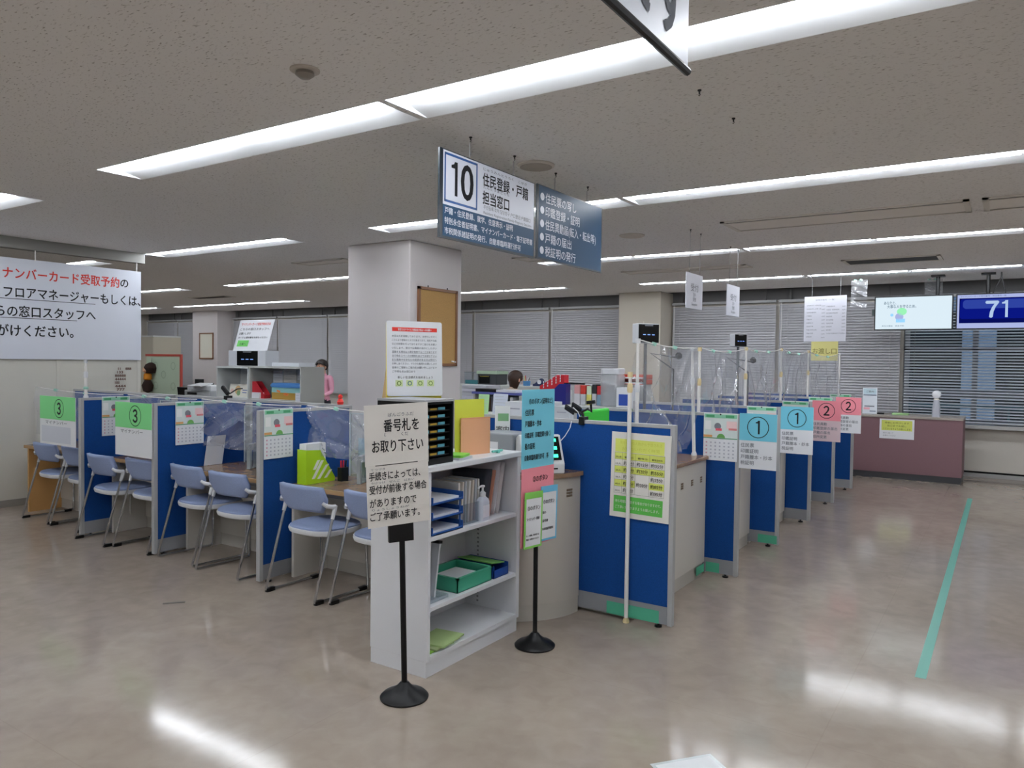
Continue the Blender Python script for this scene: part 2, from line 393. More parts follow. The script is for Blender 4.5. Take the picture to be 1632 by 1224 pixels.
# ceiling fittings
vm = M('vent_grey', '#9a9590', 0.6); vd = M('vent_slot', '#3c3a38', 0.8)
def line_vent(x0, x1, y0, y1, label, dark=False):
    t = thing('air_vent', label, 'vent', ((x0 + x1) / 2, (y0 + y1) / 2, H)); w = x1 - x0; d = y1 - y0
    f = MB(); z0, z1 = -0.012, 0
    f.box(-w / 2, w / 2, -d / 2, -d / 2 + 0.03, z0, z1); f.box(-w / 2, w / 2, d / 2 - 0.03, d / 2, z0, z1); f.box(-w / 2, -w / 2 + 0.04, -d / 2, d / 2, z0, z1); f.box(w / 2 - 0.04, w / 2, -d / 2, d / 2, z0, z1)
    f.build('frame', M('vent_frame', '#d9d4cb', 0.6), t)
    s = MB().box(-w / 2 + 0.04, w / 2 - 0.04, -d / 2 + 0.03, -d / 2 + 0.075, -0.006, -0.001); s.box(-w / 2 + 0.04, w / 2 - 0.04, d / 2 - 0.05, d / 2 - 0.03, -0.006, -0.001); s.build('slot', vd, t)
    MB().box(-w / 2 + 0.04, w / 2 - 0.04, -d / 2 + 0.075, d / 2 - 0.05, -0.010, -0.001).build('grille', vd if dark else M('vent_panel', '#e9e4dd', 0.8), t)
    return t
line_vent(-2.1, -0.28, 6.38, 6.88, 'long slim ceiling air vent in front of the third row of lights')
line_vent(-0.2, 1.6, 6.38, 6.88, 'ceiling air vent cut off by the right edge of the photo')
line_vent(-1.66, -0.66, 9.36, 9.80, 'short ceiling air vent with a dark opening above the two screens', True)
line_vent(-4.35, -2.7, 9.2, 9.5, 'long faint ceiling air vent above the vinyl-screened booths')
line_vent(-7.6, -6.7, 6.45, 6.75, 'ceiling air vent left of the square pillar')
line_vent(-13.95, -12.8, 9.2, 9.5, 'dark ceiling air vent in the far left office', True)
line_vent(-4.9, -4.1, 7.4, 7.75, 'square ceiling vent just right of the pillar')
def disc(x, y, r, label, name, cat, m1, m2=None):
    t = thing(name, label, cat, (x, y, H))
    MB().lathe([(r, 0), (r, -0.008), (r * 0.9, -0.014)], n=28).build('rim', m1, t, smooth=True)
    MB().lathe([(r * 0.86, -0.0145), (r * 0.86, -0.016)], n=28).build('grille', m2 or m1, t)
    return t
disc(-2.47, 3.99, 0.115, 'round ceiling loudspeaker beside the two hanging blue boards', 'ceiling_speaker', 'speaker', M('speaker_rim', '#cbc5bb', 0.6), M('speaker_grille', '#a9a39a', 0.8))
disc(-3.03, 6.64, 0.12, 'faint round ceiling speaker past the second row of lights', 'ceiling_speaker', 'speaker', M('pale_disc', '#cfc6ba', 0.7))
disc(-8.77, 4.01, 0.12, 'dark round ceiling vent above the banner', 'ceiling_speaker', 'vent', M('dark_disc', '#5d5a56', 0.7))
t = thing('smoke_detector', 'round smoke detector on the near ceiling above the left lights', 'smoke detector', (-2.50, 2.19, H))
MB().lathe([(0.062, 0), (0.062, -0.006), (0.055, -0.009)], n=24).build('base_plate', M('det_base', '#bdb5aa', 0.5), t, smooth=True)
MB().lathe([(0.036, -0.009), (0.04, -0.022), (0.022, -0.036), (0.008, -0.038)], n=20).build('sensor_head', M('det_head', '#8d857b', 0.5), t, smooth=True)
def hook(x, y, label, group=None):
    m = MB().lathe([(0.009, 0), (0.009, -0.005), (0.004, -0.007), (0.0035, -0.018)], n=8); m.tube([(0, 0, -0.016), (0.004, 0, -0.021), (0, 0, -0.027), (-0.004, 0, -0.023)], 0.002, 6)
    o = m.build('ceiling_hook', BLACK, loc=(x, y, H)); tag(o, label, 'hook', group); return o
hook(-1.18, 3.27, 'empty black ceiling hook nearer to the corner banner'); hook(-1.17, 3.73, 'empty black ceiling hook farther from the corner banner')

# ================================================================ WINDOW BLINDS
BL = M('blind_slat', '#b9b9bd', 0.5); BLO = M('open_blind_slat', '#d2d6db', 0.45)
def blind(x0, x1, label, closed=True, z0=0.76, z1=2.60):
    t = thing('venetian_blind', label, 'blind', ((x0 + x1) / 2, YB - 0.09, z0)); w = x1 - x0; h = z1 - z0
    MB().box(-w / 2, w / 2, -0.03, 0.03, h - 0.04, h).build('headrail', ALU, t)
    s = MB(); n = int((h - 0.06) / 0.042); a = R(58 if closed else 24); hw = 0.025
    for k in range(n):
        z = 0.02 + k * 0.042; dy, dz = hw * math.cos(a), hw * math.sin(a)
        s.add([(-w / 2 + 0.008, -dy, z - dz), (w / 2 - 0.008, -dy, z - dz), (w / 2 - 0.008, 0, z + 0.003), (-w / 2 + 0.008, 0, z + 0.003), (w / 2 - 0.008, dy, z + dz), (-w / 2 + 0.008, dy, z + dz)], [(0, 1, 2, 3), (3, 2, 4, 5)])
    s.build('slats', BL if closed else BLO, t, normals=False)
    MB().box(-w / 2, w / 2, -0.012, 0.012, 0, 0.016).build('bottom_rail', ALU, t)
    c = MB()
    for f in ((-0.42, 0.42) if w < 2 else (-0.44, 0, 0.44)): c.tube([(w * f, -0.027, 0.01), (w * f, -0.027, h - 0.03)], 0.0012, 4)
    c.build('ladder_cord', ALU, t)
    for f in (-0.4, 0.4): MB().box(w * f - 0.012, w * f + 0.012, -0.02, 0.02, h, H + 0.14 - z0).build('hanging_bracket', SHADEB, t)  # brackets take the recess's painted shade colour too
    if closed: MB().tube([(-w / 2 + 0.05, -0.045, h - 0.04), (-w / 2 + 0.05, -0.045, h - 0.75)], 0.005, 6).build('tilt_wand', M('wand', '#e2e2e0', 0.3), t)
    return t
edges = [-20.9, -19.43, -18.1]
bl_x = [(-20.9, -19.45, 'closed grey blind at the far left end of the window wall'), (-19.41, -18.08, 'closed grey blind just left of the far left wall pillar'), (-16.97, -15.25, 'closed grey blind behind the tilted white notice'),
        (-15.21, -13.47, 'closed grey blind behind the person in pink'), (-13.43, -11.35, 'closed grey blind behind the left edge of the square pillar'), (-11.31, -9.22, 'closed grey blind just right of the square pillar'),
        (-9.18, -7.40, 'wide closed grey blind behind the brown-haired person'), (-7.36, -5.76, 'closed grey blind behind the red file box'),
        (-4.92, -3.16, 'closed grey blind behind the two small white hanging signs'), (-3.12, -1.36, 'closed grey blind behind the white price list')]
for a, b, l in bl_x: blind(a, b, l)
blind(-1.31, 0.93, 'half-open blind over the dark window under the two screens', False)
blind(0.97, 3.2, 'half-open blind at the right edge of the photo', False)
# building and railing outside the window
bx = MB()
for x in (-4.5, -0.93, 2.6, 6.1): bx.box(x, x + 0.66, 20, 20.6, -6, 9, 0)
for z in (-3.4, -0.1, 3.2, 6.5): bx.box(-9, 10, 20.12, 20.6, z - 0.35, z, 0)
bx.box(-9, 10, 20.4, 20.6, -6, 9, 1)
tag(bx.build('office_building', [M('outside_concrete', '#a9b6c6', 0.8), M('outside_dark_glass', '#0b0f14', 0.2)]), 'pale concrete building with dark glass seen through the half-open blinds', 'building')
rl = MB(); rl.tube([(-3, 13.5, 0.95), (5, 13.5, 0.95)], 0.025, 8)
for k in range(9): rl.tube([(-3 + k, 13.5, -0.2), (-3 + k, 13.5, 0.95)], 0.014, 6)
tag(rl.build('balcony_railing', M('rail_teal', '#4e7d80', 0.4)), 'thin teal balcony railing outside the half-open blinds', 'railing')

# ================================================================ PARTITIONS
def partition(L, label, loc, rz, group=None, post=True):
    """blue fabric office screen, runs along local +x from its visible end post, 1.2 m tall"""
    t = thing('partition_panel', label, 'partition', loc, rz, group); T = 0.019
    f = MB(); f.box(0, 0.03, -T, T, 0.02, 1.2); f.box(L - 0.03, L, -T, T, 0.02, 1.2); f.box(0.03, L - 0.03, -T, T, 1.178, 1.2)
    f.build('frame', ALU, t, bevel=0.002)
    MB().box(0.03, L - 0.03, -T + 0.004, T - 0.004, 0.13, 1.178).build('fabric', BLUEF, t)
    MB().box(0.03, L - 0.03, -T + 0.003, T - 0.003, 0.025, 0.13).build('kick_plate', KICK, t)
    for x in (0.09, L - 0.1): MB().lathe([(0.022, 0.0), (0.022, 0.012), (0.008, 0.014), (0.008, 0.03)], (x, 0, 0), 10).build('foot', BLACK, t)
    return t
LX = [-6.65, -5.555, -4.295]
partition(0.87, 'blue partition between the two leftmost booths with chairs', (LX[0], 3.365, 0), R(90))
partition(0.87, 'blue partition in the middle of the row of chairs', (LX[1], 3.365, 0), R(90))
partition(0.87, 'blue partition at the nearest pair of chairs, with a calendar and a long bare face', (LX[2], 3.365, 0), R(90))
for a, b, l in ((-8.52, -6.66, 'blue screen behind the leftmost counter by the grey wall'), (-6.63, -5.58, 'blue screen behind the second booth counter from the left'), (-5.53, -4.33, 'blue screen behind the counter with the grey-footed clear screen')):
    partition(b - a, l, (a, 4.265, 0), 0)
RY = [4.19, 5.45, 6.61, 7.83, 9.02, 10.22]
rl = ['nearest blue partition with the waiting-time poster on it', 'second blue partition on the right with a whole calendar on its face', 'third blue partition on the right, under the nearer blue number 1 card',
      'fourth blue partition on the right, under the farther blue number 1 card', 'fifth blue partition on the right, under the nearer pink number 2 card', 'farthest blue partition on the right, beside the pink-brown counter']
for y, l in zip(RY, rl): partition(1.36, l, (-1.61, y, 0), R(180))

# ================================================================ LOW COUNTERS (left) and HIGH COUNTERS (right)
def low_counter(x0, x1, label, sidewood=False):
    t = thing('counter_desk', label, 'desk', ((x0 + x1) / 2, 3.9, 0)); w = x1 - x0
    MB().box(-w / 2, w / 2, -0.30, 0.335, 0.648, 0.67).build('desktop', WOOD, t)
    MB().box(-w / 2, w / 2, -0.315, -0.30, 0.642, 0.671).build('edge_band', WOODE, t)
    MB().box(-w / 2 + 0.02, w / 2 - 0.02, 0.02, 0.04, 0.10, 0.648).build('modesty_panel', BEIGE, t)
    MB().box(-w / 2 + 0.02, w / 2 - 0.02, 0.03, 0.05, 0.0, 0.10).build('kick_plate', M('kick_beige', '#b5b1a9', 0.5), t)
    MB().box(-w / 2 + 0.06, w / 2 - 0.06, -0.24, -0.0, 0.60, 0.645).build('under_shelf', M('dark_undershelf', '#8a8780', 0.6), t)
    SM = M('maple_side', '#c99a5e', 0.45) if sidewood else BEIGE
    MB().box(-w / 2, -w / 2 + 0.025, -0.28, 0.33, 0, 0.648).build('side_panel', SM, t)
    MB().box(w / 2 - 0.025, w / 2, -0.28, 0.33, 0, 0.648).build('side_panel', BEIGE, t)
    return t
low_counter(-8.15, -6.69, 'leftmost low counter with a maple end panel by the grey wall', True)
low_counter(-6.61, -5.60, 'low counter behind the second pair of chairs from the left')
low_counter(-5.51, -4.34, 'low counter behind the third pair of chairs, with a grey-footed clear screen')
low_counter(-4.25, -3.06, 'low counter behind the nearest chairs, with a lime file box')
def high_counter(y0, y1, label):
    t = thing('service_counter', label, 'counter', (-1.85, (y0 + y1) / 2, 0)); w = (y1 - y0) / 2
    MB().box(-0.62, 0.02, -w, w, 0.86, 0.885).build('countertop', WOOD, t, bevel=0.004)
    MB().box(-0.60, 0.0, -w, w, 0.10, 0.858).build('front_panel', BEIGE, t)
    MB().box(-0.58, -0.015, -w, w, 0, 0.10).build('kick_plate', M('kick_beige'), t)
    for k in (0.2, 0.52, 0.83):
        g = MB()
        for i in range(3):
            for j in range(3): g.box(0.0005, 0.002, k * w - 0.022 + i * 0.015, k * w - 0.010 + i * 0.015, 0.70 + j * 0.015, 0.712 + j * 0.015)
        g.build('cable_vent', M('vent_brown', '#7b6b58', 0.6), t)
    return t
hl = ['nearest high beige counter between the first two blue partitions', 'second high beige counter, behind the nearer number 1 card', 'third high beige counter, behind the farther number 1 card', 'fourth high beige counter, behind the nearer number 2 card', 'last high beige counter before the pink-brown counter']
for a, b, l in zip(RY[:-1], RY[1:], hl): high_counter(a + 0.03, b - 0.03, l)
# rounded corner counter
t = thing('corner_counter', 'beige counter with a rounded front holding the ticket machine', 'counter', (-2.69, 4.16, 0))
def qarc(r, n=18, ext=0.35): return [(-ext, 0)] + [(-ext, -r)] + [(r * math.sin(math.pi / 2 * k / n), -r * math.cos(math.pi / 2 * k / n)) for k in range(n + 1)]
MB().prism(qarc(0.49), 'z', 0.858, 0.885).build('countertop', WOOD, t, smooth=True)
MB().prism(qarc(0.47), 'z', 0.10, 0.858).build('front_panel', M('curved_beige', '#bfb9af', 0.5), t, smooth=True)
MB().prism(qarc(0.465), 'z', 0.0, 0.098).build('kick_plate', M('kick_beige2', '#bcb7ad', 0.5), t, smooth=True)
for ang in (52, 76):
    g = MB(); a = R(ang); c = Vector((0.472 * math.sin(a), -0.472 * math.cos(a), 0.76)); d = Vector((math.cos(a), math.sin(a), 0))
    for i in range(3):
        for j in range(3): g.obox(c + d * (i - 1) * 0.018 + Vector((0, 0, (j - 1) * 0.018)), (0.013, 0.004, 0.013), (0, 0, a))
    g.build('cable_vent', M('vent_brown'), t)

# ================================================================ CHAIRS
def make_chair(name, label):
    t = thing(name, label, 'chair')
    def back(u, v):
        z = 0.565 + 0.165 * v; hw = 0.168 + (0.225 - 0.168) * min(1, v / 0.45) if v < 0.45 else 0.225 - 0.022 * ((v - 0.45) / 0.55)
        x = (u * 2 - 1); return (x * hw, -0.215 - 0.045 * v + 0.055 * x * x, z + 0.006 * (1 - x * x))
    MB().grid(back, 14, 8).build('backrest', PALEBLUE, t, smooth=True, solid=0.026)
    so = []
    for k in range(36):
        a = 2 * math.pi * k / 36; c, s_ = math.cos(a), math.sin(a); p = 2 / 2.8
        so.append((0.225 * abs(c) ** p * (1 if c > 0 else -1), 0.215 * abs(s_) ** p * (1 if s_ > 0 else -1)))
    MB().stack(so, [(0.86, 0.395), (0.97, 0.405), (1.0, 0.425), (0.99, 0.437)]).build('seat_shell', WPLAST, t, smooth=True)
    MB().stack(so, [(0.965, 0.437), (0.96, 0.447), (0.90, 0.455), (0.6, 0.452)]).build('seat_cushion', PALEBLUE, t, smooth=True)
    for s_ in (-1, 1):
        x = 0.238 * s_
        MB().tube([(x, -0.14, 0.575), (x, -0.298, 0.025), (x, -0.292, 0.012), (x, -0.27, 0.010), (x, 0.14, 0.010), (x, 0.165, 0.014), (x * 0.985, 0.172, 0.035), (x * 0.93, 0.165, 0.36), (x * 0.86, 0.15, 0.402)], 0.0095, 8).build('leg', CHROME, t, smooth=True)
        m = MB(); m.tube([(0.198 * s_, -0.20, 0.632), (0.222 * s_, -0.185, 0.612), (x, -0.15, 0.605), (x, -0.13, 0.606)], [0.014, 0.015, 0.015, 0.014], 8); m.tube([(x, -0.128, 0.612), (x, -0.137, 0.58), (x, -0.155, 0.525)], [0.013, 0.015, 0.012], 8)
        m.build('armrest', WPLAST, t, smooth=True)
        for y in (-0.265, 0.12): MB().prism(rrect(-0.035, 0.035, -0.015, 0.015, 0.01), 'z', 0.0, 0.024).build('foot_cap', BLACK, t, loc=(x, y, 0), rot=(0, 0, R(90)))
    MB().tube([(-0.2, -0.05, 0.40), (0.2, -0.05, 0.40)], 0.009, 8).build('seat_crossbar', CHROME, t)
    return t
ch = make_chair('chair', '')
clist = [(-7.62, 3.74, 'pale blue chair farthest left, beside the maple counter end'), (-7.07, 3.73, 'second pale blue chair from the left, partly behind the first partition'), (-6.37, 3.60, 'pale blue chair just right of the first partition, third from the left'), (-5.86, 3.65, 'fourth pale blue chair from the left, in front of the green number 3 card'),
         (-5.25, 3.66, 'fifth pale blue chair from the left, just right of the middle partition'), (-4.70, 3.62, 'sixth pale blue chair from the left, beside the nearest calendar partition'), (-3.865, 3.58, 'nearest whole pale blue chair, in front of the lime file box'), (-3.31, 3.63, 'pale blue chair half hidden behind the white bookcase')]
for i, (x, y, l) in enumerate(clist):
    if i == 0: ch.location = (x, y, 0); ch['label'] = l; ch['group'] = 'pale blue chairs along the low counter'
    else: dup(ch, (x, y, 0), R(random.uniform(-3, 3)), l, 'pale blue chairs along the low counter', skip=('foot_cap',) if i in (4, 5) else ())
ch['group'] = 'pale blue chairs along the low counter'

# ================================================================ WHITE BOOKCASE AND ITS CONTENTS
bk = thing('bookcase', 'low white open bookcase standing at the counter corner', 'bookcase', (-2.53, 3.25, 0))
X0, X1, Y0, Y1 = -0.19, 0.19, -0.42, 0.405
MB().box(X0 - 0.005, X1 + 0.006, Y0 - 0.012, Y1 + 0.012, 1.013, 1.043).build('top', WHITE, bk, bevel=0.005)
MB().box(X0, X1, Y0, Y0 + 0.022, 0.08, 1.013).build('side_panel', WHITE, bk, bevel=0.002)
MB().box(X0, X1, Y1 - 0.03, Y1, 0.08, 1.013).build('side_panel', WHITE, bk, bevel=0.002)
MB().box(X0, X0 + 0.012, Y0 + 0.022, Y1 - 0.03, 0.08, 1.013).build('back_panel', WHITE, bk)
MB().box(X0, X1 - 0.012, Y0 + 0.005, Y1 - 0.005, 0.0, 0.08).build('plinth', WHITE, bk)
MB().box(X0 + 0.012, X1, Y0 + 0.022, Y1 - 0.03, 0.08, 0.105).build('bottom_board', WHITE, bk)
for z in (0.345, 0.692): MB().box(X0 + 0.012, X1 - 0.006, Y0 + 0.022, Y1 - 0.03, z - 0.022, z).build('shelf', WHITE, bk, bevel=0.002)
for y in (Y1 - 0.045,):
    s = MB()
    for k in range(34): s.box(X0 + 0.10, X0 + 0.112, Y1 - 0.0315, Y1 - 0.030, 0.13 + k * 0.025, 0.14 + k * 0.025)
    s.build('shelf_pin_strip', M('pin_hole', '#8f9296', 0.5), bk)
Z1, Z2, Z3 = 0.692, 0.345, 0.105
BLUET = M('blue_tray', '#2a5fae', 0.4); 
lt = thing('letter_tray', 'three-tier blue letter tray with papers on the upper shelf', 'letter tray', (-2.50, 3.00, Z1))
for k in range(3):
    z = 0.002 + k * 0.075; m = MB(); m.box(-0.15, 0.15, -0.12, 0.12, z, z + 0.004); m.box(-0.15, 0.15, -0.124, -0.12, z, z + 0.04); m.box(-0.15, 0.15, 0.12, 0.124, z, z + 0.04); m.box(-0.154, -0.15, -0.124, 0.124, z, z + 0.04); m.box(0.145, 0.15, -0.12, 0.12, z, z + 0.012)
    m.build('tray', BLUET, lt); MB().box(-0.13, 0.135, -0.105, 0.105, z + 0.004, z + 0.02).build('paper_stack', PAPER, lt)
p = MB()
for sx in (-0.14, 0.13):
    for sy in (-0.122, 0.122): p.tube([(sx, sy, 0), (sx, sy, 0.19)], 0.005, 6)
p.build('riser', BLUET, lt)
hd = thing('leaflet_holder', 'clear plastic holder full of leaflets beside the sanitizer bottle', 'leaflet holder', (-2.50, 3.25, Z1))
hb = MB(); hb.box(-0.1, 0.12, -0.11, -0.107, 0, 0.16); hb.box(-0.1, 0.12, 0.107, 0.11, 0, 0.16); hb.box(0.117, 0.12, -0.107, 0.107, 0, 0.11); hb.box(-0.1, 0.12, -0.11, 0.11, 0, 0.003); hb.build('holder', ACRYL, hd)
for k in range(7): MB().obox((0.0, -0.09 + k * 0.03, 0.115), (0.19, 0.014, 0.22), (R(random.uniform(-5, 5)), 0, 0)).build('leaflet', M('leaflet%d' % (k % 3), ['#d9d6d0', '#cfc7bb', '#b9bfc4'][k % 3], 0.7), hd)
sb = thing('sanitizer_bottle', 'clear pump bottle of hand sanitizer on the upper bookcase shelf', 'bottle', (-2.385, 3.345, Z1))
MB().stack(rrect(-0.026, 0.026, -0.042, 0.042, 0.018), [(0.96, 0.0), (1, 0.006), (1, 0.10), (0.85, 0.115), (0.42, 0.13)]).build('bottle', M('sanitizer', '#c9d0dd', 0.2), sb, smooth=True)
MB().box(0.0262, 0.0268, -0.03, 0.03, 0.02, 0.085).build('bottle_label', M('bottle_label', '#dfe0ea', 0.5), sb)
MB().lathe([(0.017, 0.128), (0.018, 0.15), (0.012, 0.155), (0.006, 0.16), (0.006, 0.178), (0.012, 0.182), (0.012, 0.19), (0.004, 0.192)], n=14).tube([(0, 0, 0.186), (0, -0.03, 0.186), (0, -0.043, 0.175)], 0.006, 8).build('pump', WPLAST, sb, smooth=True)
for i, (y, dy, h, c, l) in enumerate([(3.43, -0.02, 0.26, '#3a3f4a', 'dark folder leaning at the back of the upper shelf'), (3.46, -0.04, 0.25, '#c98a70', 'orange-brown magazine leaning on the upper shelf'), (3.505, -0.055, 0.29, '#d8d8dc', 'tall pale magazine leaning in the upper shelf'), (3.545, -0.06, 0.285, '#e4e2e2', 'white magazine farthest right on the upper shelf')]):
    def mg(u, v, y=y, dy=dy, h=h): return (-2.66 + 0.24 * u, y + dy * (1 - v) * 0 + dy * (v) * -0.3 + 0.05 * u * u * v, Z1 + h * v)
    o = MB().grid(mg, 6, 6).build('magazine', M('mag%d' % i, c, 0.45), solid=0.012, smooth=True); tag(o, l, 'magazine')
o = MB().box(-0.11, 0.11, -0.15, 0.15, 0, 0.004).build('paper_pad', PAPER, loc=(-2.44, 2.92, Z1 + 0.001)); tag(o, 'thin white pad at the near end of the upper shelf', 'paper')
o.scale = (0.6, 0.35, 3)
# lower shelf: green basket, blue tray, acrylic stand
gb = thing('basket', 'green plastic basket of papers on the lower bookcase shelf', 'basket', (-2.50, 3.27, Z2)); G = M('green_basket', '#3fa584', 0.4)
m = MB(); a_, b_ = 0.125, 0.155
for (x0, x1, y0, y1) in ((-a_, a_, -b_, -b_ + 0.005), (-a_, a_, b_ - 0.005, b_), (-a_, -a_ + 0.005, -b_, b_), (a_ - 0.005, a_, -b_, b_)): m.box(x0, x1, y0, y1, 0, 0.075); m.box(x0 - 0.006, x1 + 0.006, y0 - 0.006, y1 + 0.006, 0.068, 0.078)
m.box(-a_, a_, -b_, b_, 0, 0.004); m.build('body', G, gb)
MB().box(-0.10, 0.10, -0.13, 0.12, 0.005, 0.045).build('paper_stack', PAPER, gb)
bt = thing('tray', 'deep blue tray with a green sheet behind the green basket', 'tray', (-2.51, 3.53, Z2)); NB = M('deep_blue_tray', '#1b4aa0', 0.4)
m = MB()
for (x0, x1, y0, y1) in ((-0.13, 0.14, -0.09, -0.085), (-0.13, 0.14, 0.05, 0.055), (-0.13, -0.125, -0.09, 0.055)): m.box(x0, x1, y0, y1, 0, 0.07)
m.box(0.135, 0.14, -0.09, 0.055, 0, 0.045); m.box(-0.13, 0.14, -0.09, 0.055, 0, 0.004); m.build('body', NB, bt)
MB().obox((0.0, -0.02, 0.075), (0.24, 0.13, 0.006), (R(-8), 0, 0)).build('green_sheet', M('green_sheet', '#6fae5a', 0.7), bt)
ac = thing('sign_holder', 'slim clear sign holder with a black top on the lower bookcase shelf', 'sign holder', (-2.43, 2.985, Z2))
MB().box(-0.05, 0.05, -0.09, 0.06, 0, 0.018).build('foot', ACRYL, ac); MB().obox((0, 0.0, 0.15), (0.05, 0.012, 0.27), (R(-9), 0, 0)).build('upright', M('frosted', '#c9cdd2', 0.3), ac); MB().obox((0, 0.021, 0.288), (0.055, 0.03, 0.015), (R(-9), 0, 0)).build('cap', BLACK, ac)
for k, (x, y, c) in enumerate(((-2.45, 2.96, '#8cc04a'), (-2.44, 3.0, '#9aa878'), (-2.43, 3.03, '#b0c98a'))):
    o = MB().box(-0.08, 0.09, -0.10, 0.11, 0, 0.008).build('leaflet_pile', M('gl%d' % k, c, 0.6), loc=(x, y, Z3 + k * 0.008), rot=(0, 0, R(4 * k))); tag(o, ['bright green leaflets at the bottom of a pile on the bookcase floor', 'olive leaflets in the middle of the pile on the bookcase floor', 'pale green leaflets on top of the pile on the bookcase floor'][k], 'leaflets')
# on top of the bookcase
ZT = 1.043
dc = thing('drawer_case', 'black multi-drawer letter case holding leaflets on top of the bookcase', 'drawer case', (-2.525, 2.945, ZT))
m = MB(); m.box(-0.155, 0.155, -0.115, -0.105, 0, 0.31); m.box(-0.155, 0.155, 0.105, 0.115, 0, 0.31); m.box(-0.155, 0.15, -0.105, 0.105, 0.298, 0.31); m.box(-0.155, 0.155, -0.105, 0.105, 0, 0.03); m.box(-0.155, -0.145, -0.105, 0.105, 0, 0.31); m.build('case', BLACK, dc)
MB().box(-0.157, 0.157, -0.117, 0.117, 0.311, 0.322).build('lid', M('grey_lid', '#9fa0a2', 0.5), dc)
for k in range(7):
    z = 0.036 + k * 0.0375; MB().box(-0.14, 0.142, -0.1, 0.1, z, z + 0.003).box(0.138, 0.142, -0.1, 0.1, z, z + 0.008).build('tray', M('black_tray', '#17181a', 0.35), dc)
    q = MB(); q.box(-0.1, 0.12, -0.09, 0.085, z + 0.004, z + 0.016, 0); q.box(0.1205, 0.1225, 0.03, 0.085, z + 0.004, z + 0.020, 1); q.box(0.1205, 0.1225, -0.03, 0.02, z + 0.004, z + 0.016, 2)
    if k % 2: q.box(0.1205, 0.1225, -0.085, -0.04, z + 0.004, z + 0.020, 1)
    q.build('leaflets', [M('leaf_dark', '#5d5548', 0.6), CYAN, M('leaf_yellow', '#d9b43c', 0.6)], dc)
pv = Sheet(0.315, 0.40, 0.008, PAPER, corner=0.012)
pv.rect(-0.128, 0.345, 0.128, 0.366, M('red_print', '#e0392f', 0.7)); pv.text('新型コロナウイルス感染拡大防止へのお願い', 0, 0.350, 0.013, PAPER, 'c', 0.19, 0.02, 2)
for k, ln in enumerate(['本日は大変混雑しております。お待ちいただく', 'ことにより感染のリスクが高まります。換気や消毒', 'などの対策を行っておりますがご協力をお願い', 'いたします。窓口では職員の指示にしたがい', '混雑する場合は入場を制限することがあります', 'ので待合スペースの間隔をあけてお待ち下さい', 'また発熱やせきなどの症状がある方は受付へ', 'お申し出ください。マスクの着用をお願いします', '皆様のご理解とご協力をお願い申し上げます', 'ご不明な点は窓口まで']):
    pv.text(ln, -0.13, 0.315 - k * 0.021, 0.0125, GREYINK, 'l', 0.255 if k < 9 else 0.13)
    if 4 <= k <= 6: pv.rect(-0.13, 0.312 - k * 0.021, 0.125, 0.3128 - k * 0.021, GREYINK)
pv.text('新しい生活様式を始めましょう', 0, 0.094, 0.015, INK, 'c', 0.2)
for k in range(4):
    pv.rect(-0.112 + k * 0.06, 0.052, -0.072 + k * 0.06, 0.085, M('icon_green', '#d3e2a6', 0.7)); pv.ring(-0.092 + k * 0.06, 0.068, 0.008, 0.012, [M('icon_dk', '#6f8f4a', 0.7), M('icon_bl', '#2c6c8e', 0.7)][k == 1])
pt = thing('notice_board', 'tall white standing notice with a red heading and yellow edge on the bookcase', 'notice', (-2.66, 3.10, ZT), R(62))
pv.done('notice_sheet', pt, loc=(0, 0, 0.325), rot=(R(-3), 0, 0))
m = MB(); m.box(-0.157, 0.157, 0.011, 0.02, 0.0, 0.715); m.build('backing_board', M('yellow_board', '#e8d44e', 0.6), pt, rot=(R(-1), 0, 0))
MB().prism([(0.02, 0.0), (0.22, 0.0), (0.02, 0.55)], 'x', -0.15, -0.146).build('brace', M('kraft_board', '#b99c6a', 0.8), pt)
# paper fan: yellow and orange sheets in a stand
s_ = Sheet(0.215, 0.205, 0.006, M('orange_sheet', '#f3b184', 0.6)); s_.rect(-0.1075, 0.198, 0.1075, 0.2045, M('orange_sheet2', '#eea476', 0.6))
oo = s_.done('orange_card', loc=(-2.455, 3.372, ZT), rot=(0, 0, R(78))); tag(oo, 'plain orange card standing on the bookcase below a yellow sheet', 'card')
s_ = Sheet(0.215, 0.305, 0.003, YEL); oo = s_.done('yellow_card', loc=(-2.475, 3.345, ZT), rot=(R(-1), 0, R(78))); tag(oo, 'bright yellow sheet standing behind the orange card', 'card')
s_ = Sheet(0.12, 0.285, 0.004, M('mint_leaflet', '#9ccf9d', 0.6)); s_.rect(-0.055, 0.19, 0.055, 0.28, M('pale_yellow', '#e9e8b9', 0.7)); s_.disc(0, 0.14, 0.04, M('leaf_green', '#3fa04c', 0.6), 1, 20, 1.2)
for k in range(4): s_.rect(-0.045, 0.205 + k * 0.018, 0.045, 0.211 + k * 0.018, M('leaf_red', '#d9896c', 0.7), 2)
oo = s_.done('leaflet', loc=(-2.56, 3.16, ZT), rot=(0, 0, R(78))); tag(oo, 'mint green leaflet standing between the black drawer case and the orange card', 'leaflet')
for k, c in enumerate(('#c9ccd4', '#7fd34a')):
    oo = MB().prism(rrect(-0.1, 0.1, -0.07, 0.07, 0.02), 'z', 0, 0.012).build('booklet', M('bk%d' % k, c, 0.4), loc=(-2.43 - 0.01 * k, 3.17, ZT + 0.012 * k), rot=(0, 0, R(8 + 10 * k))); oo.scale = (0.62, 1, 1); tag(oo, ['grey booklet lying on the bookcase beside the black drawer case', 'lime green booklet lying on top of a grey one on the bookcase'][k], 'booklet')
mn = MB(); mn.tube([(0, -0.045, 0.012), (0, 0.05, 0.012)], 0.007, 8); mn.box(-0.008, 0.008, 0.0, 0.02, 0, 0.012)
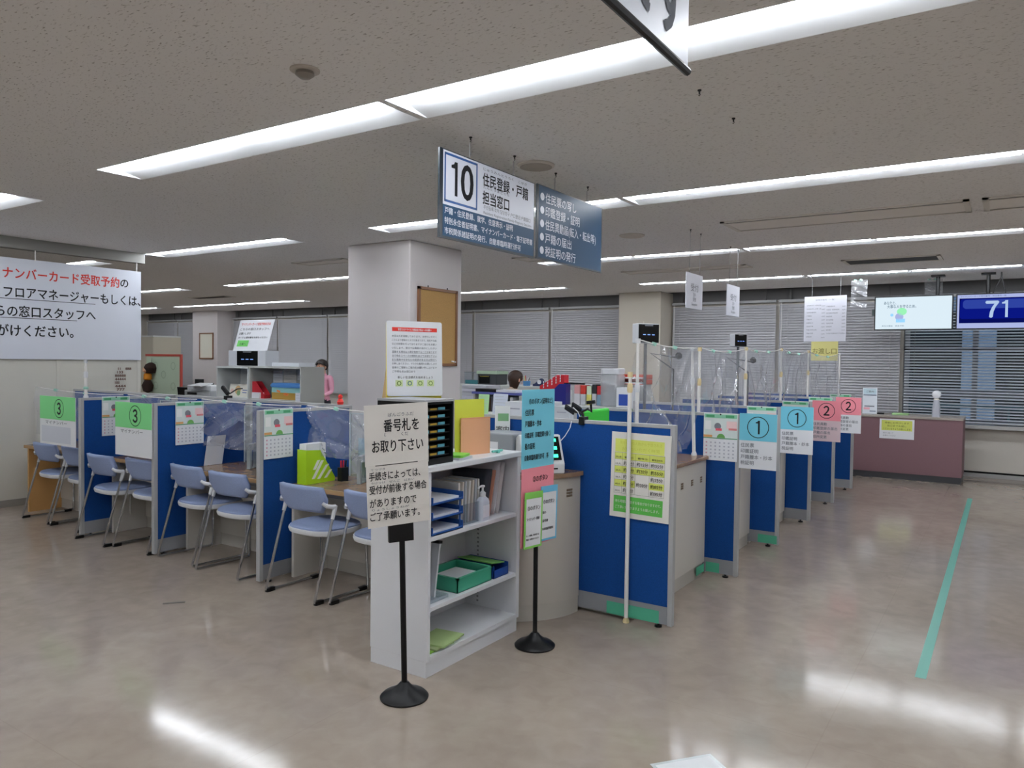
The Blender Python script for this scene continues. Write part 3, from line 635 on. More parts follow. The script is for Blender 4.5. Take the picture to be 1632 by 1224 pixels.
oo = mn.build('stapler', M('teal_clip', '#5fb8a8', 0.4), loc=(-2.40, 3.50, ZT)); tag(oo, 'small teal clip lying at the far end of the bookcase top', 'clip')

# ================================================================ SIGN STANDS
def sign_stand(label, loc):
    t = thing('sign_stand', label, 'sign stand', loc)
    MB().lathe([(0.11, 0), (0.112, 0.008), (0.10, 0.02), (0.06, 0.035), (0.035, 0.055), (0.018, 0.075)], n=32).build('base', BLACK, t, smooth=True)
    return t
s1 = sign_stand('black pole stand in front of the bookcase holding two cream notices', (-2.300, 2.62, 0))
MB().tube([(0, 0, 0.06), (-0.012, -0.012, 0.77)], 0.0135, 12).build('pole', BLACK, s1, smooth=True)
MB().obox((-0.012, -0.020, 0.775), (0.115, 0.022, 0.09), (0, R(-2), R(57))).build('clamp_plate', BLACK, s1)
n1 = Sheet(0.405, 0.29, 0.003, CREAM)
n1.text('番号札を', 0.03, 0.165, 0.064, INK, 'c', 0.225, 0.012); n1.text('お取り下さい', 0.005, 0.068, 0.064, INK, 'c', 0.325, 0.012)
n1.text('ばんごうふだ', -0.055, 0.232, 0.02, GREYINK, 'l', 0.165); n1.text('と', -0.075, 0.140, 0.02, GREYINK, 'c'); n1.text('くだ', 0.05, 0.138, 0.02, GREYINK, 'c', 0.045)
t = thing('paper_notice', 'cream notice in large Japanese letters at the top of the black stand', 'notice', (-2.318, 2.592, 0.81), R(57)); t.scale = (0.73, 1, 0.95)
n1.done('notice_sheet', t, loc=(-0.015, -0.012, 0.29), rot=(0, R(-2.2), 0))
n2 = Sheet(0.395, 0.30, 0.003, CREAM); n2.rect(-0.14, 0.292, 0.13, 0.296, M('strap', '#4d4b47', 0.6))
for k, (ln, w, f) in enumerate((('手続きによっては、', 0.325, 'てつづき'), ('受付が前後する場合', 0.365, 'うけつけ　ぜんご　ばあい'), ('がありますので', 0.295, ''), ('ご了承願います。', 0.315, 'りょうしょうねが'))):
    n2.text(ln, -0.182, 0.228 - k * 0.064, 0.044, INK, 'l', w, 0.012)
    if f: n2.text(f, -0.17, 0.272 - k * 0.064, 0.012, GREYINK, 'l', w * 0.75 if k != 0 else 0.09)
t = thing('paper_notice', 'cream four-line notice below the other one on the black stand', 'notice', (-2.318, 2.592, 0.81), R(57)); t.scale = (0.73, 1, 0.95); n2.done('notice_sheet', t, loc=(0.0, -0.014, 0.0), rot=(0, R(-3.0), 0))
s2 = sign_stand('black pole stand by the rounded counter holding coloured button guides', (-2.14, 3.51, 0))
MB().tube([(0, 0, 0.06), (-0.004, 0, 1.38)], 0.0125, 12).build('pole', BLACK, s2, smooth=True)
def bcard(w, h, base, lines, label, loc, rz, rx=0.0, band=None, name='guide_card', title=None):
    c = Sheet(w, h, 0.003, base)
    if band: c.rect(-w / 2 + 0.012, 0.012, w / 2 - 0.012, h - 0.035, PAPER)
    for ln, u, v, sz, ww in lines: c.text(ln, u, v, sz, INK, 'l', ww, 0.012)
    o = c.done(name, loc=loc, rot=(0, rx, rz)); return tag(o, label, 'notice')
bcard(0.30, 0.42, CYAN, [('①のボタン(証明など)', -0.09, 0.345, 0.034, 0.22), ('住民票', -0.125, 0.285, 0.036, 0.08), ('戸籍謄本・抄本', -0.125, 0.225, 0.036, 0.15), ('印鑑証明（印鑑登録を除く）', -0.125, 0.165, 0.032, 0.24), ('税の証明', -0.125, 0.105, 0.036, 0.09), ('自動車臨時運行許可　等', -0.125, 0.045, 0.032, 0.22)], 'sky blue number 1 button guide at the top of the second stand', (-2.122, 3.49, 0.99), R(86))
bcard(0.30, 0.42, PINK, [('②のボタン', -0.05, 0.345, 0.036, 0.14), ('住所の異動届', -0.125, 0.235, 0.042, 0.15), ('戸籍関係の届出', -0.125, 0.15, 0.042, 0.18), ('印鑑登録申請　等', -0.125, 0.06, 0.042, 0.24)], 'pink number 2 button guide below the sky blue one', (-2.120, 3.49, 0.57), R(86))
bcard(0.155, 0.30, M('lime_border', '#86cf5c', 0.7), [('③のボタン', -0.055, 0.205, 0.026, 0.11), ('マイナンバー関係', -0.06, 0.15, 0.018, 0.11), ('カード更新、受け取りは', -0.06, 0.065, 0.011, 0.11), ('電話にお問合せください', -0.06, 0.045, 0.011, 0.11)], 'green bordered number 3 button card at the bottom of the second stand', (-2.106, 3.42, 0.565), R(84), R(1.5), True)
bcard(0.150, 0.30, M('blue_border', '#68b7dc', 0.7), [('①のボタン', -0.055, 0.205, 0.026, 0.10), ('税の', -0.06, 0.15, 0.016, 0.03), ('証明書', -0.06, 0.105, 0.016, 0.05), ('市民税証明書等', -0.06, 0.06, 0.016, 0.10)], 'blue bordered number 1 button card beside the green bordered one', (-2.100, 3.572, 0.580), R(84), R(1.5), True)

# ================================================================ HANGING SIGNS
def hang(sh, label, loc, rz, us, cat='sign', hooks=None, hlab=None, edge=None, ztop=H):
    t = thing('hanging_sign', label, cat, loc, rz); sh.done('board', t)
    for u in us: MB().tube([(u, sh.t / 2, sh.h), (u, sh.t / 2, ztop - 0.03 - loc[2])], 0.0022, 5).build('cord', M('cord_grey', '#8a8a8a', 0.5), t)
    c, s2_ = math.cos(rz), math.sin(rz)
    for u in us: hook(loc[0] + c * u, loc[1] + s2_ * u, hlab, hlab.replace('small black hook', 'small black hooks')) if hlab else None
    return t
DB = M('sign_navy', '#1f4a6c', 0.45, spec=0.3); DB2 = M('sign_navy_dark', '#1d4566', 0.4, spec=0.3); DARK = M('sign_dark_frame', '#1c2730', 0.3); SW = M('sign_white', '#dfe3ee', 0.35)
sg = Sheet(0.925, 0.46, 0.012, DARK); sg.rect(-0.435, 0.175, 0.455, 0.455, SW); sg.rect(-0.435, 0.012, 0.455, 0.175, DB)
sg.frame(-0.425, 0.19, -0.135, 0.445, 0.012, M('sign_box_blue', '#2f5c9c', 0.4)); sg.one(-0.325, 0.232, 0.178); sg.text('０', -0.228, 0.235, 0.235, INK, 'c', 0.10, 0.03)
sg.text('住民登録・戸籍', -0.085, 0.345, 0.078, INK, 'l', 0.47, 0.015); sg.text('担当窓口', -0.085, 0.245, 0.078, INK, 'l', 0.265, 0.015)
sg.text('じゅうみんとうろく　こせき', -0.08, 0.425, 0.018, GREYINK, 'l', 0.45); sg.text('たんとうまどぐち', -0.08, 0.325, 0.018, GREYINK, 'l', 0.26)
sg.text('주민등록·호적 담당창구 户口登记·户籍窗口', -0.075, 0.212, 0.026, GREYINK, 'l', 0.49); sg.text('Resident Registration·Family Registry Section', -0.075, 0.184, 0.022, GREYINK, 'l', 0.50)
for k, (ln, w) in enumerate((('戸籍・住民登録、就学、住居表示・証明', 0.64), ('特別永住者証明書、マイナンバーカード・電子証明書', 0.86), ('市税関係諸証明の発行、自動車臨時運行許可', 0.73))): sg.text(ln, -0.42, 0.132 - k * 0.052, 0.038, SW, 'l', w, 0.012)
hang(sg, 'hanging white and navy number 10 sign board', (-2.47, 3.515, 2.195), R(90), (-0.2, 0.235), hlab='small black hook holding the number 10 sign board')
sg = Sheet(0.885, 0.46, 0.012, DARK); sg.rect(-0.425, 0.01, 0.43, 0.455, DB2)
for k, (ln, w) in enumerate((('住民票の写し', 0.40), ('印鑑登録・証明', 0.45), ('住民異動届(転入・転出等)', 0.69), ('戸籍の届出', 0.34), ('税証明の発行', 0.40))):
    v = 0.362 - k * 0.083; sg.disc(-0.385, v + 0.027, 0.024, SW, 3); sg.text(ln, -0.345, v, 0.068, SW, 'l', w, 0.008)
hang(sg, 'hanging navy sign board listing five services with white dots', (-2.465, 4.445, 2.20), R(90), (-0.22, 0.22), hlab='small black hook holding the navy service board')
for nm, y, l in (('A', 6.735, 'nearer of the two small white hanging reception signs'), ('B', 7.90, 'farther of the two small white hanging reception signs')):
    sg = Sheet(0.43, 0.32, 0.006, M('sign_paper', '#d8d9e2', 0.5))
    sg.text('受付', 0, 0.165, 0.075, GREYINK, 'c', 0.20); sg.text('접수', 0, 0.115, 0.04, GREYINK, 'c'); sg.text('受理', 0, 0.07, 0.04, GREYINK, 'c'); sg.text('Reception', 0, 0.03, 0.035, GREYINK, 'c')
    hang(sg, l, (-2.44, y, 2.062), R(90), (-0.13, 0.14), hlab='small black hook holding the %s white reception sign' % ('nearer' if nm == 'A' else 'farther'))
sg = Sheet(0.565, 0.62, 0.006, M('sign_paper'))
sg.text('証明手数料（一覧）', 0, 0.56, 0.022, GREYINK, 'c', 0.26)
fee = [('住民票の写し(世帯全員)', '300円'), ('住民票の写し(世帯一部)', '300円'), ('住民票記載事項', '300円'), ('戸籍謄本', '450円'), ('戸籍抄本', '450円'), ('除籍謄抄本', '750円'), ('改製原戸籍', '750円'), ('  戸籍の附票(全部)', '300円'), ('  戸籍の附票', '300円'), ('受理証明', '350円')]
fee2 = [('印鑑登録証明', '300円'), ('市民税・県民税証明', '300円'), ('固定資産評価証明', '300円'), ('納税証明', '300円'), ('身分証明書', '300円'), ('独身証明書', '300円'), ('営業証明', '300円'), ('臨時運行', '750円'), ('その他の証明は窓口でお尋ねください', '')]
for k, (a, b) in enumerate(fee): sg.text(a, -0.25, 0.49 - k * 0.048, 0.019, GREYINK); sg.text(b, -0.045, 0.48 - k * 0.048, 0.019, GREYINK)
for k, (a, b) in enumerate(fee2): sg.text(a, 0.02, 0.47 - k * 0.046, 0.019, GREYINK); sg.text(b, 0.225, 0.465 - k * 0.046, 0.019, GREYINK)
hang(sg, 'white hanging fee list in front of the far blinds', (-2.135, 11.0, 1.885), R(-9), (-0.18, 0.2), hlab='small black hook holding the white fee list')
sg = Sheet(0.36, 0.265, 0.003, M('pale_yellow_sheet', '#dcd58a', 0.7)); sg.text('お渡し口', 0, 0.10, 0.085, M('olive_ink', '#6a6224', 0.8), 'c', 0.32)
oo = sg.done('paper_sign', loc=(-2.13, 11.0, 1.622), rot=(0, 0, R(-9))); tag(oo, 'pale yellow pick-up sign attached under the white fee list', 'sign')
sg = Sheet(1.3, 0.55, 0.004, SW); sg.text('受付はこちらです', 0.61, 0.052, 0.20, GREYINK, 'r', 1.22, 0.022); sg.tube([(-0.66, 0.002, 0.0), (0.655, 0.002, 0.0)], 0.009, 8, sg.mi(BLACK))
hang(sg, 'corner of a hanging white banner at the top edge of the photo', (-0.607, 0.955, 2.2), R(90), (-0.5, 0.5), hlab='small black hook holding the banner at the top edge')
# big banner on the left
sg = Sheet(2.3, 1.035, 0.003, M('banner_white', '#d6dae4', 0.6)); RI = M('red_ink', '#d8392c', 0.7); ub = 1.15 - 0.0
sg.text('マイナンバーカード受取予約', 0.89, 0.835, 0.125, RI, 'r', 1.42, 0.016); sg.text('の', 0.905, 0.84, 0.115, INK, 'l', 0.09, 0.016)
sg.text('方は、フロアマネージャーもしくは、', 1.14, 0.64, 0.125, INK, 'r', 1.78, 0.016); sg.rect(-0.43, 0.615, 0.62, 0.621, INK)
sg.text('こちらの窓口スタッフへ', 0.62, 0.445, 0.125, INK, 'r', 1.22, 0.016); sg.rect(-0.60, 0.42, 0.42, 0.426, INK)
sg.text('お声がけください。', 0.38, 0.245, 0.13, INK, 'r', 0.98, 0.016)
bt = thing('banner', 'large white banner with red and black Japanese text on the left wall', 'banner', (-8.548, 3.885, 1.52), R(90)); sg.done('banner_sheet', bt)
for u in (-0.9, 0.0, 1.1): MB().tube([(u, 0.004, 1.03), (u, 0.004, 1.15)], 0.006, 8).build('hanging_strap', POLEW, bt)
# brown stick-on figures on the partition
sg = Sheet(0.36, 0.36, 0.0004, PW); BR = M('brown_ink', '#5a2e20', 0.7)
for k, (ln, u0, u1) in enumerate((('11　888', -0.06, 0.095), ('133', -0.07, -0.004), ('88888', -0.097, 0.029), ('44444', -0.097, 0.029), ('100', -0.097, -0.044), ('4444', -0.097, 0.029), ('777', -0.077, 0.016), ('1112', -0.07, 0.022))): sg.text(ln, u0, 0.285 - k * 0.040, 0.040, BR, 'l', u1 - u0, 0.03, 3)
oo = sg.done('wall_stickers', loc=(-8.568, 4.83, 1.12), rot=(0, 0, R(90))); tag(oo, 'rows of small brown figures stuck on the grey wall below the banner', 'stickers')

# ================================================================ COUNTER NUMBER CARDS, CALENDARS, POSTERS
def number_card(num, colm, lines, label, loc, w=0.262, h=0.395, tint=PAPER):
    c = Sheet(w, h, 0.004, tint); c.rect(-w / 2, h * 0.51, w / 2, h, colm)
    c.ring(0, h * 0.755, 0.071, 0.0765, INK); c.one(0.006, h * 0.755 - 0.048, 0.096) if num == '1' else c.text('２', 0, h * 0.755 - 0.045, 0.122, INK, 'c', 0.052, 0.022)
    for k, ln in enumerate(lines): c.text(ln, -w / 2 + 0.012, h * 0.51 - 0.045 - k * 0.042, 0.032, GREYINK, 'l', None, 0.008)
    o = c.done('number_card', loc=loc); return tag(o, label, 'card')
l1 = ['住民票', '印鑑証明', '戸籍謄本・抄本', '税証明']; l2 = ['住民異動', '印鑑登録の届出', '戸籍の届出', '住所変更']
PK = M('pinkish_paper', '#dcc5ca', 0.7)
number_card('1', CYAN, l1, 'nearer of the two blue number 1 cards', (-1.48, 5.425, 0.815)); number_card('1', CYAN, l1, 'farther of the two blue number 1 cards', (-1.478, 6.585, 0.815))
number_card('2', PINK, l2, 'nearer of the two pink number 2 cards', (-1.478, 7.805, 0.82), tint=PK); number_card('2', PINK, l2, 'farther of the two pink number 2 cards', (-1.478, 8.995, 0.815))
def card3(label, loc, w, inner):
    c = Sheet(w, 0.43, 0.004, PAPER); c.rect(-w / 2, 0.225, w / 2, 0.43, GREEN); c.ring(0.03, 0.325, 0.078, 0.084, INK); c.text('３', 0.03, 0.275, 0.135, INK, 'c', 0.062, 0.025)
    c.text('マイナンバー', -0.02, 0.185, 0.034, GREYINK, 'c', w * 0.6, 0.012)
    if inner:
        c.rect(-w / 2 + 0.03, 0.02, w / 2 - 0.08, 0.165, M('inner_paper', '#d2d6e0', 0.7))
    tag(c.done('number_card', loc=loc), label, 'card')
card3('green number 3 card nearer the camera, above the fourth chair', (-5.81, 3.355, 0.765), 0.52, False); card3('green number 3 card farther left, above the leftmost chairs', (-7.005, 3.355, 0.77), 0.62, True)
CG = M('cal_green', '#8fcfae', 0.7); CGD = M('cal_dkgreen', '#4aa06c', 0.7); CR = M('cal_red', '#e08a8a', 0.7); CSK = M('cal_pale', '#d9e3e0', 0.7)
def calendar(label, loc, rz):
    c = Sheet(0.25, 0.345, 0.004, PAPER); c.rect(-0.125, 0.165, 0.125, 0.345, CSK); c.rect(-0.12, 0.31, 0.12, 0.338, CG, 2)
    for u in (-0.075, 0.0, 0.07): c.rect(u - 0.032, 0.315, u + 0.03, 0.333, CGD if u else CG, 3)
    c.disc(-0.02, 0.25, 0.025, M('cal_grey', '#7d8088', 0.7), 2); c.rect(-0.035, 0.218, 0.01, 0.236, M('cal_crimson', '#e2596a', 0.7), 3)
    c.rect(0.045, 0.235, 0.12, 0.29, M('cal_pink', '#f0cfcf', 0.7), 2); c.rect(0.06, 0.225, 0.12, 0.24, CR, 3); c.rect(-0.115, 0.225, -0.07, 0.29, M('cal_white', '#eef0ee', 0.7), 2)
    c.poly([(0.03 * math.cos(math.pi * q / 10) + 0.005, 0.167 + 0.03 * math.sin(math.pi * q / 10)) for q in range(11)], M('cal_leaf', '#6fb05c', 0.7), 2); c.rect(-0.125, 0.168, -0.06, 0.185, M('cal_orange', '#dba56a', 0.7), 2); c.rect(-0.125, 0.160, 0.125, 0.166, CGD, 3)
    for r_ in range(5):
        for q in range(7): c.rect(-0.108 + q * 0.033, 0.125 - r_ * 0.026, -0.096 + q * 0.033, 0.136 - r_ * 0.026, M('cal_digit', '#b7bac4', 0.7) if q else M('cal_sun', '#d5a3b4', 0.7))
    c.disc(0, 0.337, 0.006, INK, 4, 8)
    tag(c.done('wall_calendar', loc=loc, rot=(0, 0, rz)), label, 'calendar')
calendar('wall calendar on the blue partition nearest the bookcase', (-4.270, 3.52, 0.862), R(90)); calendar('wall calendar on the middle blue partition of the chair row', (-5.530, 3.668, 0.858), R(90)); calendar('wall calendar on the leftmost blue partition, half hidden by a number 3 card', (-6.625, 3.67, 0.86), R(90))
for y, l in zip(RY[1:], ('wall calendar fully visible beside the nearer number 1 card', 'wall calendar peeking over the nearer blue number card', 'wall calendar peeking over the farther blue number card', 'wall calendar peeking over the nearer pink number card', 'wall calendar peeking over the farther pink number card')):
    calendar(l, (-1.75 if y < 6 else -1.77, y - 0.024, 0.855), 0)
c = Sheet(0.38, 0.515, 0.003, CREAM); YG = M('poster_yellow', '#d5dc6a', 0.7); PG = M('poster_green', '#5cb84c', 0.7); LN = M('poster_line', '#5c5d4c', 0.8)
c.rect(-0.165, 0.395, 0.15, 0.475, YG); c.text('現在の待ち人数から予想される', 0, 0.445, 0.022, M('pale_olive', '#c3c64a', 0.7), 'c', 0.27); c.text('お待ちいただく時間', 0, 0.41, 0.022, M('pale_olive'), 'c', 0.24)
y0 = 0.385; rows_ = [('待ち人数', '番号①', '番号②', '番号③の方'), ('10人', '約20分', '約15分', '約35分'), ('20人', '約30分', '約20分', '約55分'), ('30人', '約40分', '', '約75分'), ('40人', '約50分', '約30分', '約85分'), ('50人', '約60分', '', '約95分')]
us = [-0.165, -0.115, -0.03, 0.06, 0.155]
for r_, rw in enumerate(rows_):
    v1 = 0.392 - r_ * 0.041; v0 = v1 - 0.041
    if r_ == 0: c.rect(us[0], v0, us[4], v1, YG)
    elif r_ in (2, 4):
        for q in range(4):
            if not (r_ == 4 and q == 2): c.rect(us[q], v0, us[q + 1], v1, YG)
    for q in range(4):
        if rw[q]: c.text(rw[q], (us[q] + us[q + 1]) / 2, v0 + 0.010, 0.012 if r_ == 0 or q == 0 else 0.027, INK, 'c', (us[q + 1] - us[q]) * (0.7 if q == 0 or r_ == 0 else 0.8), 0.007, 3)
    if r_ in (0, 1, 2, 3, 5) or True: c.rect(us[0], v0 - 0.0006, us[2] if r_ in (3, 4) else us[4], v0 + 0.0006, LN, 2)
for u in us: c.rect(u - 0.0006, 0.146, u + 0.0006, 0.392, LN, 2)
c.rect(us[0], 0.391, us[4], 0.3922, LN, 2)
c.rect(-0.165, 0.032, 0.15, 0.13, PG); c.text('待ち時間は変動する場合がありますので、', -0.155, 0.09, 0.020, CREAM, 'l', 0.295, 0, 2); c.text('ご了承いただきますようお願いします。', -0.155, 0.055, 0.020, CREAM, 'l', 0.285, 0, 2)
tag(c.done('waiting_time_poster', loc=(-1.828, 4.165, 0.625), rot=(0, R(1), 0)), 'white, yellow and green waiting-time table on the nearest blue partition', 'poster')
c = Sheet(0.14, 0.31, 0.002, PAPER)
for k, ln in enumerate(('番号札は', 'ここから', '押して', 'お待ち下さい')): c.text(ln, 0.06, 0.25 - k * 0.07, 0.026, GREYINK, 'r')
tag(c.done('paper_notice', loc=(-2.305, 3.832, 0.565), rot=(0, 0, R(50))), 'narrow white notice on the rounded counter, mostly behind the second stand', 'notice')
# corkboard on the pillar
ck = thing('corkboard', 'brown framed corkboard on the square pillar', 'corkboard', (-5.064, 6.24, 1.50), R(90))
MB().box(-0.31, 0.31, -0.014, 0, 0.02, 0.795).build('cork_panel', CORK, ck)
m = MB(); m.box(-0.325, -0.295, -0.024, 0, 0, 0.815); m.box(0.295, 0.325, -0.024, 0, 0, 0.815); m.box(-0.325, 0.325, -0.024, 0, 0, 0.028); m.box(-0.325, 0.325, -0.024, 0, 0.787, 0.815); m.build('frame', FRAMEW, ck)
for u in (-0.16, 0.16): MB().tube([(u, -0.006, 0.81), (u, -0.006, 0.835)], 0.006, 6).build('hanging_hook', BLACK, ck)
for u, v in ((0.24, 0.05), (0.28, 0.045)): MB().lathe([(0.009, 0), (0.006, 0.012), (0.009, 0.02)], n=8).build('push_pin', WPLAST, ck, loc=(u, -0.014, v), rot=(R(90), 0, 0))

# ================================================================ POLES AND CLEAR VINYL
def pole(label, loc, z1, zc, r=0.0125, cap=COLLAR, tape=None, lean=(0, 0)):
    t = thing('pole', label, 'pole', loc); h = z1 - loc[2]; c = zc - loc[2]
    f = lambda z: (lean[0] * z / h, lean[1] * z / h, z)
    MB().lathe([(0.020, 0), (0.020, 0.012), (r, 0.03)], n=12).build('base_cap', cap, t, smooth=True)
    MB().tube([f(0.01), f(c)], r, 12).build('lower_tube', POLEW, t, smooth=True)
    MB().tube([f(c), f(h - 0.02)], r * 0.78, 12).build('upper_tube', POLEW, t, smooth=True)
    MB().tube([f(c - 0.028), f(c - 0.016), f(c + 0.016), f(c + 0.028)], [r * 1.05, r * 1.35, r * 1.35, r], 12).build('joint_collar', cap, t, smooth=True)
    MB().tube([f(h - 0.03), f(h)], r * 1.25, 12).build('end_cap', cap, t, smooth=True)
    if tape: MB().tube([f(tape - 0.012), f(tape), f(tape + 0.012)], [r * 1.3, r * 1.9, r * 1.2], 8).build('tape_knot', M('mint_tape', '#9fd3c2', 0.6), t)
    return t
pole('white pole taped to the floor in front of the nearest blue partition', (-1.888, 4.146, 0), 1.505, 1.41)
PZ = 0.885
plist = [(-1.985, 4.47, 1.715, 'white pole on the nearest high counter, at its camera end', WPLAST, 1.40), (-1.925, 5.37, 1.68, 'leaning white pole on the nearest high counter, at its far end', WPLAST, 1.43), (-1.985, 5.62, 1.685, 'white pole with cream cap on the second high counter', COLLAR, 1.42),
         (-1.995, 6.87, 1.715, 'white pole on the third high counter', COLLAR, 1.45), (-1.985, 8.09, 1.73, 'white pole on the fourth high counter', COLLAR, 1.46), (-1.975, 9.30, 1.73, 'white pole on the last high counter', COLLAR, 1.47), (-1.775, 10.10, 1.715, 'thin white pole at the far end of the last high counter', WPLAST, 1.30)]
for x, y, z, l, c, zc in plist: pole(l, (x, y, PZ), z, zc, cap=c, lean=(-0.03, 0) if 'leaning' in l else (0, 0))
def vinyl(label, a, b, ztop_a, ztop_b, z0, amp=0.02, sag=0.03, seed=0, cord=True):
    """thin clear sheet hung from a cord between two points (x,y)"""
    a, b = Vector((a[0], a[1], 0)), Vector((b[0], b[1], 0)); d = b - a; n = Vector((-d.y, d.x, 0)).normalized()
    t = thing('vinyl_screen', label, 'plastic sheet', ((a.x + b.x) / 2, (a.y + b.y) / 2, z0)); o = Vector(t.location)
    rnd = random.Random(seed); ph = [rnd.uniform(0, 6.28) for _ in range(6)]; folds = []
    for _ in range(14):
        an = rnd.uniform(-1.0, 1.0); folds.append((rnd.random(), rnd.random(), math.cos(an), math.sin(an), rnd.uniform(0.012, 0.05), rnd.choice((-1, 1)) * rnd.uniform(0.4, 1.1)))
    def top(u): return ztop_a + (ztop_b - ztop_a) * u - sag * 4 * u * (1 - u)
    def fn(u, v):
        z = z0 + (top(u) - z0) * v
        w = amp * (math.sin(7 * u + ph[0] + 2.5 * v) * 0.5 + math.sin(5 * v + ph[2] + 4 * u) * 0.4)
        for (fu, fv, ca, sa, wd, hh) in folds:
            q = (u - fu) * ca * d.length + (v - fv) * sa * 0.8; w += amp * hh * math.exp(-abs(q) / wd)
        w *= (1 - 0.75 * v ** 4)
        p = a + d * u + n * w; return (p.x - o.x, p.y - o.y, z - o.z)
    MB().grid(fn, 64, 40).build('clear_sheet', VINYL, t, smooth=True, normals=False)
    if cord: MB().tube([Vector((a + d * u).to_tuple()) - o + Vector((0, 0, top(u))) for u in (0, 0.25, 0.5, 0.75, 1)], 0.0035, 6).build('top_cord', POLEW, t)
    for u in (0.25, 0.6):
        p = a + d * u - o; MB().obox((p.x, p.y, top(u) - o.z), (0.03, 0.03, 0.022), (0, 0.3, 0.5)).build('tape_tab', M('mint_tape', '#9fd3c2', 0.6), t)
    return t
P_ = plist
vinyl('crumpled clear vinyl sheet between the two poles of the nearest high counter', P_[0][:2], P_[1][:2], 1.71, 1.675, 0.93, 0.035, 0.02, 1)
vinyl('clear vinyl sheet hung over the second high counter', P_[2][:2], P_[3][:2], 1.68, 1.70, 0.95, 0.03, 0.03, 2)
vinyl('clear vinyl sheet hung over the third high counter', P_[3][:2], P_[4][:2], 1.70, 1.72, 0.95, 0.03, 0.03, 3)
vinyl('clear vinyl sheet hung over the fourth high counter', P_[4][:2], P_[5][:2], 1.72, 1.72, 0.95, 0.03, 0.04, 4)
vinyl('clear vinyl sheet hung over the last high counter', P_[5][:2], P_[6][:2], 1.72, 1.705, 0.95, 0.03, 0.05, 5)
YV = 3.77
pole('white pole with mint tape on top of the leftmost blue partition', (-6.65, 3.42, 1.2), 1.53, 1.40, tape=0.085, cap=WPLAST)
vinyl('clear vinyl sheet over the leftmost low counter', (-8.3, YV), (-6.69, YV), 1.24, 1.215, 0.76, 0.03, 0.02, 11)
vinyl('clear vinyl sheet over the second low counter from the left', (-6.61, YV), (-5.59, YV), 1.22, 1.215, 0.74, 0.03, 0.01, 12)
vinyl('clear vinyl sheet over the third low counter, above a grey-footed clear screen', (-5.52, YV), (-4.33, YV), 1.22, 1.215, 0.84, 0.04, 0.01, 13)
vinyl('clear vinyl sheet over the nearest low counter, beside the lime file box', (-4.26, YV), (-3.08, YV), 1.22, 1.205, 0.86, 0.04, 0.01, 14)
vinyl('small clear vinyl strip hung from the ceiling beside the fee list', (-1.82, 11.05), (-1.62, 11.05), 2.70, 2.71, 2.34, 0.03, 0.0, 15, False)
MB().tube([(0, 0, 0), (0, 0, 0.07)], 0.003, 5)
vinyl('small clear vinyl strip hung from the ceiling above the white screen', (-1.02, 11.9), (-0.80, 11.9), 2.765, 2.765, 2.56, 0.04, 0.0, 16, False)
# green masking tape
def tape(label, loc, size, rz=0): return tag(MB().box(-size[0] / 2, size[0] / 2, -size[1] / 2, size[1] / 2, 0, size[2]).build('masking_tape', GREENTAPE, loc=loc, rot=(0, 0, rz)), label, 'tape')
tape('green masking tape holding the pole to the nearest blue partition', (-1.86, 4.1705, 0.025), (0.34, 0.001, 0.075))
tape('green masking tape at the foot of the second blue partition', (-1.79, 5.4305, 0.03), (0.10, 0.001, 0.07))
tape('green masking tape on the foot of the nearest high counter', (-1.8485, 5.33, 0.03), (0.001, 0.16, 0.06))
tape('green masking tape at the foot of the third blue partition', (-1.70, 6.5905, 0.03), (0.16, 0.001, 0.07))
tag(MB().box(-0.025, 0.025, -3.1, 3.1, 0, 0.0008).build('floor_tape', M('floor_tape', '#5fa292', 0.35), loc=(-0.345, 7.36, 0), rot=(0, 0, R(0.2))), 'long green tape line on the floor at the right', 'tape')
fs = MB().box(-0.135, 0.135, -0.2, 0.2, 0, 0.001); fs.box(-0.12, 0.12, -0.185, 0.185, 0.001, 0.0014, 1)
for k, ln in enumerate(('ここで', 'お待ち', '下さい')):
    vs, ff = glyphs(ln, 0.01); fs.add([((p[1] * 0.07) - 0.02 + 0.09 - k * 0.09, -(p[0] * 0.06) + 0.1, 0.0016) for p in vs], ff, 2)
tag(fs.build('floor_notice', [M('laminate', '#cfd6d6', 0.15), M('laminate_paper', '#e6e9ea', 0.3), GREYINK], loc=(-0.888, 2.704, 0.0005), rot=(0, 0, R(51.5)), normals=False), 'laminated white sheet stuck on the floor at the bottom edge', 'notice')
tag(MB().obox((0, 0, 0.002), (0.13, 0.02, 0.003), (0, 0, R(50))).build('floor_scrap', M('dark_scrap', '#5c564f', 0.7), loc=(-4.39, 2.80, 0)), 'small dark scrap lying on the floor before the chairs', 'scrap')

# ================================================================ LEFT COUNTER ITEMS
ZD = 0.67; GF = M('grey_foot', '#9aa0a0', 0.4)
def acrylic(x0, x1, y, label, feet, z1=1.17):
    t = thing('acrylic_screen', label, 'screen', ((x0 + x1) / 2, y, ZD)); w = x1 - x0
    MB().box(-w / 2, w / 2, -0.002, 0.002, 0.04, z1 - ZD).build('pane', ACRYL, t)
    e = MB(); e.box(-w / 2 - 0.003, -w / 2 + 0.003, -0.003, 0.003, 0.04, z1 - ZD); e.box(-w / 2, w / 2, -0.003, 0.003, z1 - ZD - 0.004, z1 - ZD + 0.003); e.build('pane_edge', M('acrylic_edge', '#b5c4c9', 0.2), t)
    for f in feet:
        m = MB(); m.box(-0.015, 0.015, -0.065, -0.035, 0.0, 0.19); m.box(-0.015, 0.015, 0.035, 0.065, 0, 0.19); m.box(-0.015, 0.015, -0.065, 0.065, 0.15, 0.20); m.box(-0.015, 0.015, -0.07, 0.07, 0, 0.008)
        m.build('stand_foot', GF, t, loc=(f - (x0 + x1) / 2, 0, 0.0005), rot=(0, 0, R(25)), bevel=0.003)
    return t
